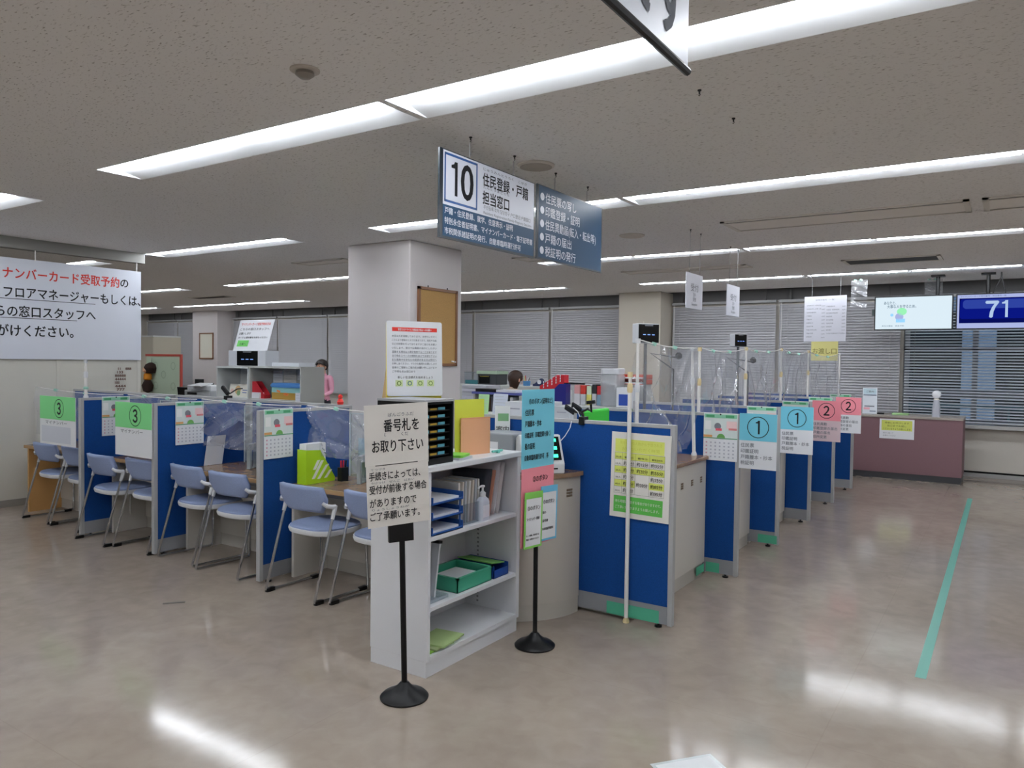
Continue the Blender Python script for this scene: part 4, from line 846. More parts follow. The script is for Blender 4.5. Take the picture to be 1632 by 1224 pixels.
acrylic(-5.20, -4.42, 3.94, 'grey-footed clear screen on the counter right of the middle partition', (-5.10, -4.52))
acrylic(-4.00, -3.16, 3.94, 'grey-footed clear screen on the nearest low counter', (-3.88, -3.3))
acrylic(-6.40, -5.75, 3.95, 'clear screen on the second low counter, behind the nearer green card', (-6.3,))
fb = thing('file_box', 'lime green file box with slanted slots on the nearest low counter', 'file box', (-4.17, 3.64, ZD)); LIME = M('lime_plastic', '#a9d21c', 0.4)
prof = [(0, 0), (0.27, 0), (0.27, 0.03), (0.13, 0.235), (0, 0.245)]
m = MB()
for x in (-0.045, 0.045): m.prism(prof, 'x', x - 0.0015, x + 0.0015, 0)
m.box(-0.045, 0.045, -0.002, 0, 0, 0.245, 0); m.box(-0.045, 0.045, 0, 0.27, 0, 0.003, 0); m.box(-0.045, 0.045, 0.27, 0.273, 0, 0.03, 0)
for (a, b) in (((0.06, 0.10), (0.10, 0.165)), ((0.05, 0.035), (0.135, 0.16)), ((0.10, 0.03), (0.18, 0.125)), ((0.165, 0.03), (0.215, 0.085))):
    w = 0.014; m.add([(0.0475, a[0], a[1]), (0.0475, a[0] + w * 2, a[1]), (0.0475, b[0] + w * 2, b[1]), (0.0475, b[0], b[1])], [(0, 1, 2, 3)], 1)
m.build('box', [LIME, M('slot_paper', '#e9ecdc', 0.7)], fb, normals=False)
MB().box(-0.035, 0.035, 0.01, 0.19, 0.004, 0.285).build('papers', PAPER, fb); MB().box(-0.03, 0.0, 0.19, 0.255, 0.004, 0.12).build('booklet', M('booklet_white', '#dfe0de', 0.6), fb)
ps = thing('pen_stand', 'black pen stand with red pens beside the lime file box', 'pen stand', (-4.06, 3.93, ZD))
MB().stack(rrect(-0.025, 0.025, -0.035, 0.035, 0.008), [(1, 0), (1, 0.10)]).build('cup', BLACK, ps)
for k, c in enumerate((RED, RED, BLACK)): MB().tube([(0.005 * k - 0.005, -0.015 + 0.014 * k, 0.05), (0.008 * k, -0.02 + 0.018 * k, 0.15)], 0.006, 8).build('pen', c, ps)
o = MB().box(-0.42, 0.42, -0.004, 0.004, 0, 0.29).build('low_screen', M('pale_blue_panel', '#a9cde0', 0.35), loc=(-3.72, 4.17, ZD)); tag(o, 'low pale blue panel standing along the back of the nearest low counter', 'panel')
o = MB().obox((0, 0, 0.125), (0.004, 0.17, 0.25), (0, R(12), 0)).build('leaflet_stand', PAPER, loc=(-5.475, 3.86, ZD)); tag(o, 'white leaflet leaning on the middle blue partition', 'leaflet')
o = MB().box(-0.05, 0.05, -0.04, 0.04, 0, 0.075).build('tissue_box', WHITE, loc=(-5.02, 4.03, ZD), bevel=0.004); tag(o, 'small white box on the counter behind the farther clear screen', 'box')
sp = thing('spray_bottle', 'small white bottle behind the little white box on the counter', 'bottle', (-5.09, 4.10, ZD)); MB().lathe([(0.024, 0), (0.025, 0.09), (0.010, 0.11)], n=14).build('bottle', WPLAST, sp, smooth=True); MB().lathe([(0.011, 0.11), (0.011, 0.14), (0.004, 0.142)], n=10).build('cap', ALU, sp)
o = MB().obox((0, 0, 0.015), (0.16, 0.09, 0.03), (0, 0, R(15))).build('card_reader', BLACK, loc=(-4.66, 3.76, ZD), bevel=0.005); tag(o, 'flat black card reader on the counter by the farther clear screen', 'card reader')

# ================================================================ TICKET MACHINE ON THE ROUNDED COUNTER
tm = thing('ticket_machine', 'white and black ticket machine with green lit buttons on the rounded counter', 'ticket machine', (-2.40, 3.965, PZ), R(48))
pr = [(-0.10, 0), (0.12, 0), (0.12, 0.05), (0.12, 0.19), (0.03, 0.225), (-0.0, 0.225), (-0.10, 0.06)]
MB().prism(pr, 'x', -0.13, 0.13).build('body', M('machine_white', '#d8dadb', 0.35), tm, bevel=0.006)
sl = math.atan2(0.165, 0.10)
fp = MB(); fp.obox((0, -0.052, 0.1475), (0.225, 0.004, 0.155), (-(math.pi / 2 - sl), 0, 0)); fp.build('button_panel', M('gloss_black', '#07090a', 0.15), tm)
LED = emis('led_green', '#3dffb0', 2.5)
for k in range(3):
    for u in (0.02, 0.078):
        zz = 0.105 + k * 0.045; MB().obox((u, -0.0555 + (zz - 0.1475) * 0.606, zz), (0.028, 0.004, 0.02), (-(math.pi / 2 - sl), 0, 0)).build('lit_button', LED, tm)
MB().obox((0.05, -0.101, 0.03), (0.07, 0.003, 0.008), (0, 0, 0)).build('ticket_slot', BLACK, tm)
pr_ = thing('printer_box', 'grey box with a white sticker behind the ticket machine', 'printer', (-2.68, 4.00, PZ))
MB().box(-0.13, 0.13, -0.11, 0.11, 0, 0.225).build('housing', M('machine_grey', '#8f9499', 0.4), pr_, bevel=0.008); MB().box(-0.08, 0.02, -0.1115, -0.110, 0.10, 0.17).build('sticker', PAPER, pr_)
MB().box(0.131, 0.1325, -0.06, 0.03, 0.09, 0.16).build('sticker', PAPER, pr_)
c = Sheet(0.10, 0.38, 0.004, M('stand_card', '#e2e6e6', 0.5)); c.rect(-0.03, 0.28, 0.04, 0.33, M('stand_green', '#79a97a', 0.6))
for k in range(3): c.text('案内', 0, 0.21 - k * 0.07, 0.045, INK, 'c')
o = c.done('card_stand', loc=(-2.79, 4.13, PZ), rot=(0, 0, R(35))); tag(o, 'tall narrow white card standing behind the second stand on the rounded counter', 'card')
cb = MB().tube([(-2.285, 4.155, 1.19), (-2.282, 4.13, 1.15), (-2.30, 4.10, 1.10), (-2.34, 4.06, 1.04), (-2.345, 4.04, 1.00)], 0.003, 6).build('power_cable', WPLAST); tag(cb, 'thin white cable running down from the partition top to the ticket machine', 'cable')
ca = thing('camera_arm', 'black clamp arm with two small tablets on top of the nearest partition', 'camera arm', (-2.22, 4.19, 1.2))
MB().box(-0.018, 0.018, -0.035, 0.035, -0.03, 0.02).build('clamp', BLACK, ca, bevel=0.003)
m = MB(); m.tube([(0, 0, 0.015), (-0.01, 0, 0.05), (0.03, 0, 0.07), (0.055, 0.0, 0.055), (0.05, 0, 0.1)], 0.009, 8); m.tube([(0, 0, 0.03), (-0.03, 0, 0.045), (-0.07, 0, 0.05)], 0.009, 8); m.build('arm', BLACK, ca, smooth=True)
for x, z in ((-0.10, 0.06), (-0.05, 0.075)): MB().obox((x, 0, z), (0.075, 0.012, 0.04), (0.5, R(28), 0)).build('tablet', M('tablet_dark', '#26282c', 0.25), ca, bevel=0.003)
MB().obox((0.05, 0, 0.112), (0.05, 0.03, 0.022), (0, R(-8), 0)).build('camera_head', BLACK, ca, bevel=0.003)
MB().tube([(-0.07, -0.01, 0.075), (-0.03, -0.02, 0.05), (-0.015, -0.02, 0.02), (-0.02, -0.03, -0.01)], 0.003, 6).build('wire', WPLAST, ca)

# ================================================================ NUMBER DISPLAYS
SEG = emis('seg_blue', '#7fa6ff', 1.6)
def display(label, loc, rz, w, h, d, base_z, pole_h=None, screen=(0.1, 0.9)):
    t = thing('number_display', label, 'display', (loc[0], loc[1], base_z), rz); z = loc[2] - base_z
    MB().box(-w / 2, w / 2, 0, d, z, z + h).build('housing', M('display_grey', '#c4c7cc', 0.4), t, bevel=0.006)
    x0, x1 = -w / 2 + w * screen[0], -w / 2 + w * screen[1]
    MB().box(x0, x1, -0.003, 0, z + 0.006, z + h - 0.006).build('screen', M('screen_black', '#06080c', 0.2), t)
    for k in range(3):
        u = x0 + (x1 - x0) * (0.28 + 0.22 * k); MB().box(u - 0.065 * (x1 - x0), u + 0.065 * (x1 - x0), -0.0045, -0.003, z + h * 0.42, z + h * 0.45).build('segment', SEG, t)
    MB().box(x0 + (x1 - x0) * 0.3, x0 + (x1 - x0) * 0.7, -0.0045, -0.003, z + h * 0.87, z + h * 0.93).build('maker_plate', M('plate_grey', '#6d6f75', 0.4), t)
    if pole_h:
        MB().tube([(0, d / 2, 0.01), (0, d / 2, z)], 0.012, 10).build('pole', M('pole_dark', '#55585e', 0.4), t); MB().lathe([(0.07, 0), (0.07, 0.008), (0.02, 0.014)], (0, d / 2, 0), 20).build('base', M('pole_dark', '#55585e', 0.4), t)
    return t
display('number display on a pole behind the nearest vinyl sheet', (-2.38, 5.56, 1.715), R(55), 0.19, 0.155, 0.09, PZ, True, (0.02, 0.98))
display('number display on a pole over the third high counter', (-2.085, 7.0, 1.72), R(52), 0.13, 0.12, 0.08, PZ, True, (0.02, 0.98))
for x, y, z, l in ((-2.44, 6.25, 1.625, 'black camera on a bent arm behind the nearest vinyl sheet'), (-2.14, 7.45, 1.60, 'black camera on a bent arm behind the third vinyl sheet')):
    t = thing('camera_arm', l, 'camera arm', (x, y, PZ)); h = z - PZ
    MB().lathe([(0.035, 0), (0.035, 0.01), (0.012, 0.02)], n=14).build('base', BLACK, t)
    MB().tube([(0, 0, 0.01), (0, 0, h - 0.12), (-0.2, -0.03, h + 0.02), (0.03, 0, h - 0.015)], 0.008, 8).build('arm', M('arm_dark', '#33353a', 0.4), t)
    MB().lathe([(0.008, -0.03), (0.028, -0.018), (0.03, 0.01), (0.012, 0.03)], (0.045, 0, h), 14).build('camera_head', BLACK, t, smooth=True)

# ================================================================ SCREENS, PINK-BROWN COUNTER
def tv(label, x0, x1, z0, z1, y):
    t = thing('wall_screen', label, 'television', ((x0 + x1) / 2, y, z0)); w = x1 - x0; h = z1 - z0
    MB().box(-w / 2, w / 2, 0, 0.06, 0, h).build('housing', BLACK, t, bevel=0.004)
    MB().tube([(0.28 if x0 < -1 else -0.12, 0.09, h - 0.1), (0.28 if x0 < -1 else -0.12, 0.09, H - z0 - 0.01)], 0.022, 10).build('ceiling_pole', BLACK, t, smooth=True)
    MB().box((0.28 if x0 < -1 else -0.12) - 0.08, (0.28 if x0 < -1 else -0.12) + 0.08, 0.03, 0.15, H - z0 - 0.02, H - z0).build('ceiling_plate', BLACK, t)
    MB().box((0.28 if x0 < -1 else -0.12) - 0.06, (0.28 if x0 < -1 else -0.12) + 0.06, 0.058, 0.10, h / 2 - 0.1, h - 0.08).build('mount', BLACK, t)
    return t, w, h
t1, w, h = tv('left screen with a white slide, hung from the ceiling', -1.575, -0.64, 2.045, 2.505, 11.4)
TVW = emis('tv_white', '#dff0fa', 0.72); TVB = emis('tv_blue', '#0c1a8e', 0.6); TVN = emis('tv_navy', '#0a126a', 0.5); TVL = emis('tv_lav', '#b9c4f5', 0.62); TVD = emis('tv_text', '#5c7488', 0.8); TVT = emis('tv_seventy', '#b4ccee', 0.7); TVG = emis('tv_green', '#8fdfa8', 0.9); TVC = emis('tv_cyan', '#8fc6ee', 0.9)
MB().box(-w / 2 - 0.03, -w / 2, 0.0, 0.04, 0.2, 0.29).build('sensor', M('tv_sensor', '#2d3a38', 0.4), t1)
sc = Sheet(w - 0.03, h - 0.03, 0.001, TVW); sc.text('あなたと、', -0.35, 0.335, 0.05, TVD, 'l', 0.15, 0.01); sc.text('大事な人を守るため。', -0.31, 0.285, 0.05, TVD, 'l', 0.35, 0.01)
sc.disc(-0.13, 0.235, 0.05, TVG, 1, 16, 1.2); sc.disc(-0.16, 0.165, 0.05, TVL, 1, 16); sc.rect(-0.2, 0.09, -0.09, 0.14, TVC); sc.disc(-0.25, 0.19, 0.02, TVC); sc.text('厚生労働省　感染予防', -0.37, 0.035, 0.022, TVD, 'l', 0.27)
sc.done('display_panel', t1, loc=(0, -0.002, 0.015))
t2, w, h = tv('right screen showing the number 71 on dark blue', -0.61, 0.325, 2.045, 2.505, 11.4)
sc = Sheet(w - 0.03, h - 0.03, 0.001, TVL); sc.rect(-0.43, 0.065, 0.45, 0.385, TVN); sc.poly(rrect(-0.42, 0.44, 0.12, 0.375, 0.03), TVB, 2); sc.poly(rrect(-0.39, 0.42, 0.25, 0.365, 0.04), emis('tv_sheen', '#3a52bf', 0.5), 3)
sc.text('７', -0.07, 0.14, 0.27, TVT, 'c', 0.13, 0.03, 4); sc.one(0.085, 0.135, 0.215, TVT, 4); sc.text('マイナンバーカード受付番号　呼出番号一覧', -0.42, 0.40, 0.024, TVD, 'l', 0.5)
sc.done('display_panel', t2, loc=(0, -0.002, 0.015))
for k in (0, 1): MB().tube([(0.02, 0.03, H - 2.045 - 0.06), (-0.07 + 0.14 * k, 0.03, 0.455)], 0.007, 6).build('support_wire', BLACK, t2)
MB().tube([(0.02, 0.03, H - 2.045 - 0.08), (0.02, 0.03, H - 2.045)], 0.008, 6).build('support_wire', BLACK, t2)
rc = thing('reception_counter', 'pink-brown counter with a dark base below the screens', 'counter', (-1.45, 11.62, 0), R(0))
MB().box(-0.95, 0.95, 0.0, 0.6, 0.085, 0.845).build('body', M('pink_brown', '#7d5d62', 0.6, noise=0.06, nscale=120), rc)
MB().box(-0.955, 0.955, -0.012, 0.62, 0.845, 0.875).build('top', M('counter_top_taupe', '#9c948c', 0.4), rc, bevel=0.004)
MB().box(-0.95, 0.945, 0.004, 0.58, 0, 0.085).build('kick_plate', M('dark_kick', '#3c3d40', 0.5), rc)
c = Sheet(0.43, 0.275, 0.002, PAPER); c.rect(-0.19, 0.115, 0.19, 0.255, YG)
for k, (ln, wd) in enumerate((('順番にお呼びします', 0.3), ('窓口までお越し', 0.24), ('くださいますようお願いします', 0.34))): c.text(ln, 0, 0.21 - k * 0.042, 0.03, M('olive_ink2', '#59652c', 0.8), 'c', wd)
c.text('椅子に座って', -0.17, 0.07, 0.022, GREYINK, 'l', 0.13); c.text('お待ちください', -0.17, 0.035, 0.022, GREYINK, 'l', 0.16)
tag(c.done('paper_notice', loc=(-1.285, 11.617, 0.555)), 'yellow-green and white notice on the front of the pink-brown counter', 'notice')
lh = thing('leaflet_holder', 'white and pale blue standing notice on the pink-brown counter', 'leaflet holder', (-1.665, 11.85, 0.875)); c = Sheet(0.19, 0.37, 0.012, M('stand_white', '#dfe4ea', 0.5)); c.rect(-0.085, 0.28, 0.085, 0.36, M('stand_blue', '#bfd5de', 0.6)); c.rect(-0.085, 0.26, 0.085, 0.275, M('stand_dark', '#6c7a8c', 0.6)); c.rect(-0.07, 0.10, 0.06, 0.115, GREYINK); c.rect(-0.08, 0.06, 0.0, 0.09, M('stand_pink', '#e2a4ad', 0.6)); c.rect(0.0, 0.03, 0.08, 0.045, M('stand_dark', '#6c7a8c', 0.6)); c.text('ご案内', 0, 0.305, 0.035, GREYINK, 'c'); c.done('card', lh)
MB().box(-0.08, 0.08, 0.0, 0.10, 0, 0.008).build('foot', ACRYL, lh)
o = MB().box(-0.045, 0.045, -0.03, 0.03, 0, 0.022).build('black_case', BLACK, loc=(-1.52, 11.85, 0.875), bevel=0.004); tag(o, 'small black case on the pink-brown counter', 'case')
dsh = thing('tray', 'shallow green and white money tray on the pink-brown counter', 'tray', (-1.27, 11.88, 0.875)); MB().stack(rrect(-0.11, 0.11, -0.075, 0.075, 0.02), [(0.92, 0), (1, 0.025), (0.95, 0.025), (0.88, 0.01)]).build('dish', M('tray_green', '#a8cf94', 0.5), dsh); MB().box(-0.08, 0.08, -0.05, 0.05, 0.011, 0.018).build('mat', PAPER, dsh)
ds = thing('hand_sanitizer_dispenser', 'touchless sanitizer dispenser with a round white head on the pink-brown counter', 'dispenser', (-0.83, 11.83, 0.875))
MB().stack(rrect(-0.05, 0.05, -0.05, 0.05, 0.03), [(1.0, 0), (0.95, 0.12), (0.68, 0.23), (0.5, 0.235)]).build('bottle', M('dispenser_grey', '#a9abb5', 0.3), ds, smooth=True)
MB().lathe([(0.03, 0.20), (0.036, 0.235), (0.03, 0.25)], n=16).build('neck', M('dispenser_cream', '#d9d3c6', 0.4), ds, smooth=True)
hd_ = MB(); hd_.lathe([(0.004, -0.035), (0.05, -0.025), (0.058, 0.0), (0.05, 0.025), (0.004, 0.035)], n=20); hd_.build('head', WHITE, ds, smooth=True, loc=(0, -0.01, 0.305), rot=(R(90), 0, 0))

# ================================================================ BACK OFFICE
CGREY = M('cabinet_grey', '#b3b5b0', 0.5); CWH = M('cabinet_white', '#c9ccca', 0.5)
def cubby(x0, x1, y0, y1, h, shelf, label, mt):
    t = thing('open_cabinet', label, 'cabinet', ((x0 + x1) / 2, y0, 0)); w = (x1 - x0) / 2; d = y1 - y0
    MB().box(-w, -w + 0.02, 0, d, 0, h - 0.02).build('side_panel', mt, t); MB().box(w - 0.02, w, 0, d, 0, h - 0.02).build('side_panel', mt, t)
    MB().box(-w, w, -0.005, d, h - 0.022, h).build('top', mt, t); MB().box(-w + 0.02, w - 0.02, d - 0.012, d, 0, h - 0.02).build('back_panel', mt, t)
    MB().box(-w + 0.02, w - 0.02, 0.005, d - 0.012, shelf - 0.02, shelf).build('shelf', mt, t); MB().box(-w + 0.02, w - 0.02, 0.005, d - 0.012, 0, 0.06).build('plinth', mt, t)
    return t
def solid(x0, x1, y0, y1, h, label, mt, doors=2, name='low_cabinet', cat='cabinet'):
    t = thing(name, label, cat, ((x0 + x1) / 2, y0, 0)); w = (x1 - x0) / 2; d = y1 - y0
    MB().box(-w, w, 0, d, 0, h - 0.025).build('body', mt, t); MB().box(-w - 0.005, w + 0.005, -0.012, d, h - 0.025, h).build('top', CWH, t, bevel=0.003)
    for k in range(doors):
        a = -w + 2 * w * k / doors; b = a + 2 * w / doors; dr = MB().box(a + 0.006, b - 0.006, -0.010, 0, 0.06, h - 0.035).build('door', mt, t); MB().box(b - 0.05, b - 0.035, -0.022, -0.010, h * 0.55, h * 0.7).build('handle', ALU, dr)
    return t
cubby(-8.27, -7.65, 5.85, 6.2, 1.455, 1.08, 'white open cabinet under the left number display', CWH)
cubby(-7.64, -6.72, 5.85, 6.2, 1.465, 1.08, 'grey open cabinet with papers and a colourful bin', CGREY)
display('wide number display on top of the open cabinets at the left', (-7.75, 5.90, 1.462), 0, 0.70, 0.19, 0.2, 1.462, None, (0.24, 0.80))
c = Sheet(0.645, 0.395, 0.004, M('tilt_white', '#d8dade', 0.6))
c.text('マイナンバーカード受取予約の方は', -0.28, 0.325, 0.04, RI, 'l', 0.55, 0.012); c.text('こちらの窓口スタッフへ', -0.28, 0.262, 0.034, INK, 'l', 0.55, 0.01); c.text('お願いします', -0.28, 0.205, 0.034, INK, 'l', 0.22, 0.01); c.text('カードと通知書をお持ちください', -0.28, 0.155, 0.028, INK, 'l', 0.55, 0.01)
c.rect(-0.27, 0.05, -0.06, 0.13, M('sign_green', '#6bbf5e', 0.7)); c.text('③番へ', -0.165, 0.07, 0.035, INK, 'c', 0.12, 0, 2)
tn = thing('tilted_notice', 'white notice leaning back on top of the left number display', 'notice', (-7.745, 5.94, 1.653)); c.done('notice_board', tn, rot=(R(-17), 0, 0)); MB().box(-0.05, 0.05, 0.006, 0.03, 0.0, 0.3).build('back_brace', M('kraft_board', '#b99c6a', 0.8), tn, rot=(R(-17), 0, 0))
def sheet(x, y, z, w, h, m, label, name='paper_sheet', cat='paper', txt=None, rz=0):
    c = Sheet(w, h, 0.002, m)
    for k in range(int(h / 0.03) - 1): c.rect(-w * 0.38, h - 0.03 - k * 0.03, w * (0.38 if k % 3 else 0.2), h - 0.026 - k * 0.03, M('faint_ink', '#b3b5b5', 0.8))
    return tag(c.done(name, loc=(x, y, z), rot=(0, 0, rz)), label, cat)
sheet(-7.52, 6.183, 1.21, 0.17, 0.20, PAPER, 'tall white paper on the cabinet back, leftmost of four'); sheet(-7.30, 6.183, 1.20, 0.22, 0.23, CREAM, 'cream paper on the cabinet back, second of four'); sheet(-7.10, 6.183, 1.30, 0.13, 0.12, PAPER, 'small white paper on the cabinet back, high in the middle'); sheet(-6.94, 6.183, 1.19, 0.26, 0.11, PAPER, 'wide low white paper on the cabinet back behind the bin')
c = Sheet(0.37, 0.16, 0.004, M('poster_pale', '#e0ddd2', 0.6)); c.disc(-0.02, 0.085, 0.055, M('poster_tan', '#cda877', 0.7)); c.disc(0.0, 0.05, 0.035, M('poster_leaf', '#7b9a6d', 0.7), 2); c.rect(0.07, 0.08, 0.16, 0.09, M('poster_ink', '#4a6ca8', 0.7)); c.rect(0.07, 0.05, 0.15, 0.06, M('poster_ink', '#4a6ca8', 0.7)); c.disc(-0.13, 0.07, 0.03, M('poster_pink', '#e4c0b4', 0.7))
tag(c.done('leaflet', loc=(-7.95, 5.93, 1.08), rot=(R(-8), 0, 0)), 'pale illustrated leaflet standing in the white open cabinet', 'leaflet')
cm_ = thing('camera_arm', 'black camera on a jointed arm clamped to the partition by the white cabinet', 'camera arm', (-6.02, 4.265, 1.2))
cm_.location = (-5.86, 4.265, 1.2)
MB().box(-0.015, 0.015, -0.035, 0.035, -0.03, 0.02).build('clamp', BLACK, cm_)
MB().tube([(0, 0, 0.0), (0.0, 0, 0.03), (0.04, 0, 0.045), (0.13, 0, 0.085), (0.2, 0, 0.09)], 0.006, 8).build('arm', BLACK, cm_, smooth=True)
MB().obox((-0.04, 0, 0.065), (0.11, 0.03, 0.035), (0, R(38), 0)).build('camera_head', BLACK, cm_, bevel=0.008)
def filebox(label, loc, m, w, d, h, rz=0, holes=False):
    t = thing('file_box', label, 'file box', loc, rz); pr = [(0, 0), (d, 0), (d, h), (d * 0.72, h), (0, h * 0.22)]
    b = MB()
    for y in (-w / 2, w / 2): b.prism(pr, 'y', y - 0.002, y + 0.002, 0)
    b.box(0, d, -w / 2, w / 2, 0, 0.003, 0); b.box(d - 0.003, d, -w / 2, w / 2, 0, h, 0); b.box(0, 0.003, -w / 2, w / 2, 0, h * 0.22, 0)
    if holes:
        for i in range(5):
            for j in range(3):
                x, z = d * (0.14 + 0.17 * i), h * (0.08 + 0.17 * j + 0.11 * i)
                b.add([(x, -w / 2 - 0.003, z), (x + 0.014, -w / 2 - 0.003, z + 0.004), (x + 0.014, -w / 2 - 0.003, z + 0.026), (x, -w / 2 - 0.003, z + 0.022)], [(0, 1, 2, 3)], 1)
    b.build('box', [m, PAPER], t, normals=False); MB().box(d * 0.1, d - 0.01, -w / 2 + 0.01, w / 2 - 0.01, 0.004, h * 0.2).build('papers', PAPER, t); return t
fbx = filebox('red file box in the grey open cabinet', (-7.40, 5.93, 1.08), M('dull_red', '#b3202c', 0.5), 0.09, 0.22, 0.20, R(180)); 
o = MB().box(-0.07, 0.07, -0.04, 0.03, 0, 0.07).build('white_carton', WHITE, loc=(-7.53, 5.90, 1.08)); tag(o, 'white carton beside the red file box', 'box')
bn = thing('storage_case', 'striped pouch with a blue lid in the grey open cabinet', 'storage case', (-7.04, 5.97, 1.08))
MB().stack(rrect(-0.27, 0.27, -0.07, 0.07, 0.04), [(1, 0), (1.02, 0.08)]).build('lower_band', M('ochre_band', '#b08a3a', 0.7), bn, smooth=True); MB().stack(rrect(-0.27, 0.27, -0.07, 0.07, 0.04), [(1.02, 0.08), (1.01, 0.14)]).build('upper_band', M('aqua_band', '#86b8b4', 0.7), bn, smooth=True)
MB().stack(rrect(-0.275, 0.275, -0.075, 0.075, 0.04), [(1.03, 0.14), (1.05, 0.165), (0.95, 0.19), (0.6, 0.195)]).build('lid', M('blue_lid', '#3f78b5', 0.5), bn, smooth=True)
for u in (-0.12, 0.0, 0.02): MB().obox((u, -0.075, 0.06 + abs(u) * 0.3), (0.06, 0.003, 0.022), (0, 0.2, 0)).build('flower_patch', M('patch_orange', '#dd7a3c', 0.7), bn)
o = MB().box(-0.235, 0.235, -0.12, 0.12, 0, 0.045).build('paper_tray', M('tray_white', '#d3d8de', 0.4), loc=(-7.05, 6.02, 1.466), bevel=0.004); tag(o, 'flat white box on top of the grey open cabinet', 'box')
sheet(-6.76, 5.838, 1.06, 0.08, 0.11, PAPER, 'little white slip on the right edge of the grey open cabinet')
rd = thing('toy_figure', 'tiny red toy figure on the partition corner by the pillar', 'toy', (-4.44, 4.265, 1.2)); MB().lathe([(0.022, 0), (0.028, 0.02), (0.016, 0.045), (0.008, 0.05)], n=12).build('body', M('toy_red', '#e8342c', 0.5), rd, smooth=True); MB().lathe([(0.004, 0.045), (0.018, 0.055), (0.018, 0.07), (0.006, 0.08)], n=12).build('head', M('toy_red', '#e8342c', 0.5), rd, smooth=True)
# low cabinet behind the nearest left booths with a carrier bag and a screen
solid(-6.46, -6.02, 6.75, 7.2, 1.09, 'low grey cabinet at the left edge of the square pillar', CGREY, 1)
bg = thing('carrier_bag', 'rumpled white carrier bag left of the square pillar', 'bag', (-6.62, 6.97, 1.09)); bg.location = (-6.28, 6.97, 1.09)
def bagf(u, v):
    a = 2 * math.pi * u; r = (0.15 + 0.03 * math.sin(5 * a + 4 * v) + 0.02 * math.sin(9 * a)) * (1 - 0.55 * v * v); return (r * math.cos(a), 0.8 * r * math.sin(a), 0.20 * v + 0.02 * math.sin(3 * a) * v)
MB().grid(bagf, 28, 8).build('bag', M('bag_white', '#d7dbe2', 0.35), bg, smooth=True); MB().obox((0.05, 0.0, 0.19), (0.02, 0.10, 0.05), (0.3, 0.6, 0)).build('handle', M('bag_white', '#d7dbe2', 0.35), bg)
# left: printer on a cabinet, green board, tall cabinet, picture
solid(-10.15, -9.05, 6.35, 6.85, 0.93, 'white low cabinet under the grey printer', CWH)
pt_ = thing('office_printer', 'grey and white printer with papers on the left low cabinet', 'printer', (-9.46, 6.55, 0.93)); MB().box(-0.29, 0.29, -0.17, 0.2, 0, 0.17).build('body', M('printer_grey', '#a9adb0', 0.4), pt_, bevel=0.01); MB().box(-0.27, 0.27, -0.14, 0.19, 0.17, 0.24).build('scanner_lid', WHITE, pt_, bevel=0.01); MB().obox((0.02, -0.13, 0.25), (0.3, 0.2, 0.01), (R(10), 0, 0)).build('paper_output', PAPER, pt_); MB().box(-0.22, 0.0, -0.173, -0.17, 0.11, 0.14).build('paper_slot', BLACK, pt_)
o = MB().stack(rrect(-0.12, 0.12, -0.10, 0.10, 0.02), [(0.85, 0), (1, 0.20)]).build('black_bin', BLACK, loc=(-9.93, 6.55, 0.93)); tag(o, 'black tapered bin left of the grey printer', 'bin')
for k, (x, l) in enumerate(((-9.96, 'left of two black speakers above the black bin'), (-9.72, 'right of two black speakers beside the grey printer'))):
    o = MB().box(-0.04, 0.04, -0.05, 0.05, 0, 0.22 if k == 0 else 0.20).build('desk_speaker', BLACK, loc=(x, 6.76, 0.93), bevel=0.005); o.location.z = 0.93; tag(o, l, 'speaker'); o.scale = (1, 1, 1.42 if k == 0 else 1.3)
pl = thing('plush_toy', 'orange and black plush toy behind the grey printer', 'toy', (-9.30, 6.80, 0.93)); 
o = MB().box(-0.09, 0.09, -0.035, 0.045, 0, 0.26).build('stand_box', BLACK, pl); MB().lathe([(0.01, 0.26), (0.07, 0.29), (0.075, 0.34), (0.05, 0.385), (0.01, 0.40)], n=14).build('body', M('plush_orange', '#e2561f', 0.8), pl, smooth=True); MB().lathe([(0.008, 0.31), (0.03, 0.33), (0.008, 0.35)], (-0.03, -0.055, 0), 10).build('patch', M('plush_yellow', '#e8b43a', 0.8), pl, smooth=True)
gbd = thing('bulletin_board', 'pale green board with a red top frame in the left office', 'board', (-11.27, 7.0, 0))
MB().box(-0.46, 0.46, 0, 0.02, 0.95, 1.57).build('panel', M('board_green', '#b9cbb4', 0.8), gbd); MB().box(-0.48, 0.48, -0.008, 0.025, 1.57, 1.605).build('top_rail', M('board_red', '#b8493c', 0.6), gbd); MB().box(0.46, 0.49, -0.008, 0.025, 0.95, 1.605).build('side_rail', M('board_red', '#b8493c', 0.6), gbd)
for x in (-0.40, 0.40): MB().tube([(x, 0.03, 0), (x, 0.03, 1.5)], 0.015, 8).build('leg', ALU, gbd)
for x, z in ((-0.20, 1.42), (0.28, 1.42), (0.02, 1.28), (-0.2, 1.1), (0.28, 1.1)):
    g = Sheet(0.001, 0.001, 0.0005, PAPER); g.ring(0, 0, 0.05, 0.062, M('board_ring', '#9fb39b', 0.8)); g.done('paper_ring', gbd, loc=(x, -0.002, z))
dl = thing('hanging_doll', 'dark brown doll with an orange top on the left edge of the green board', 'doll', (-11.58, 6.93, 0.98))
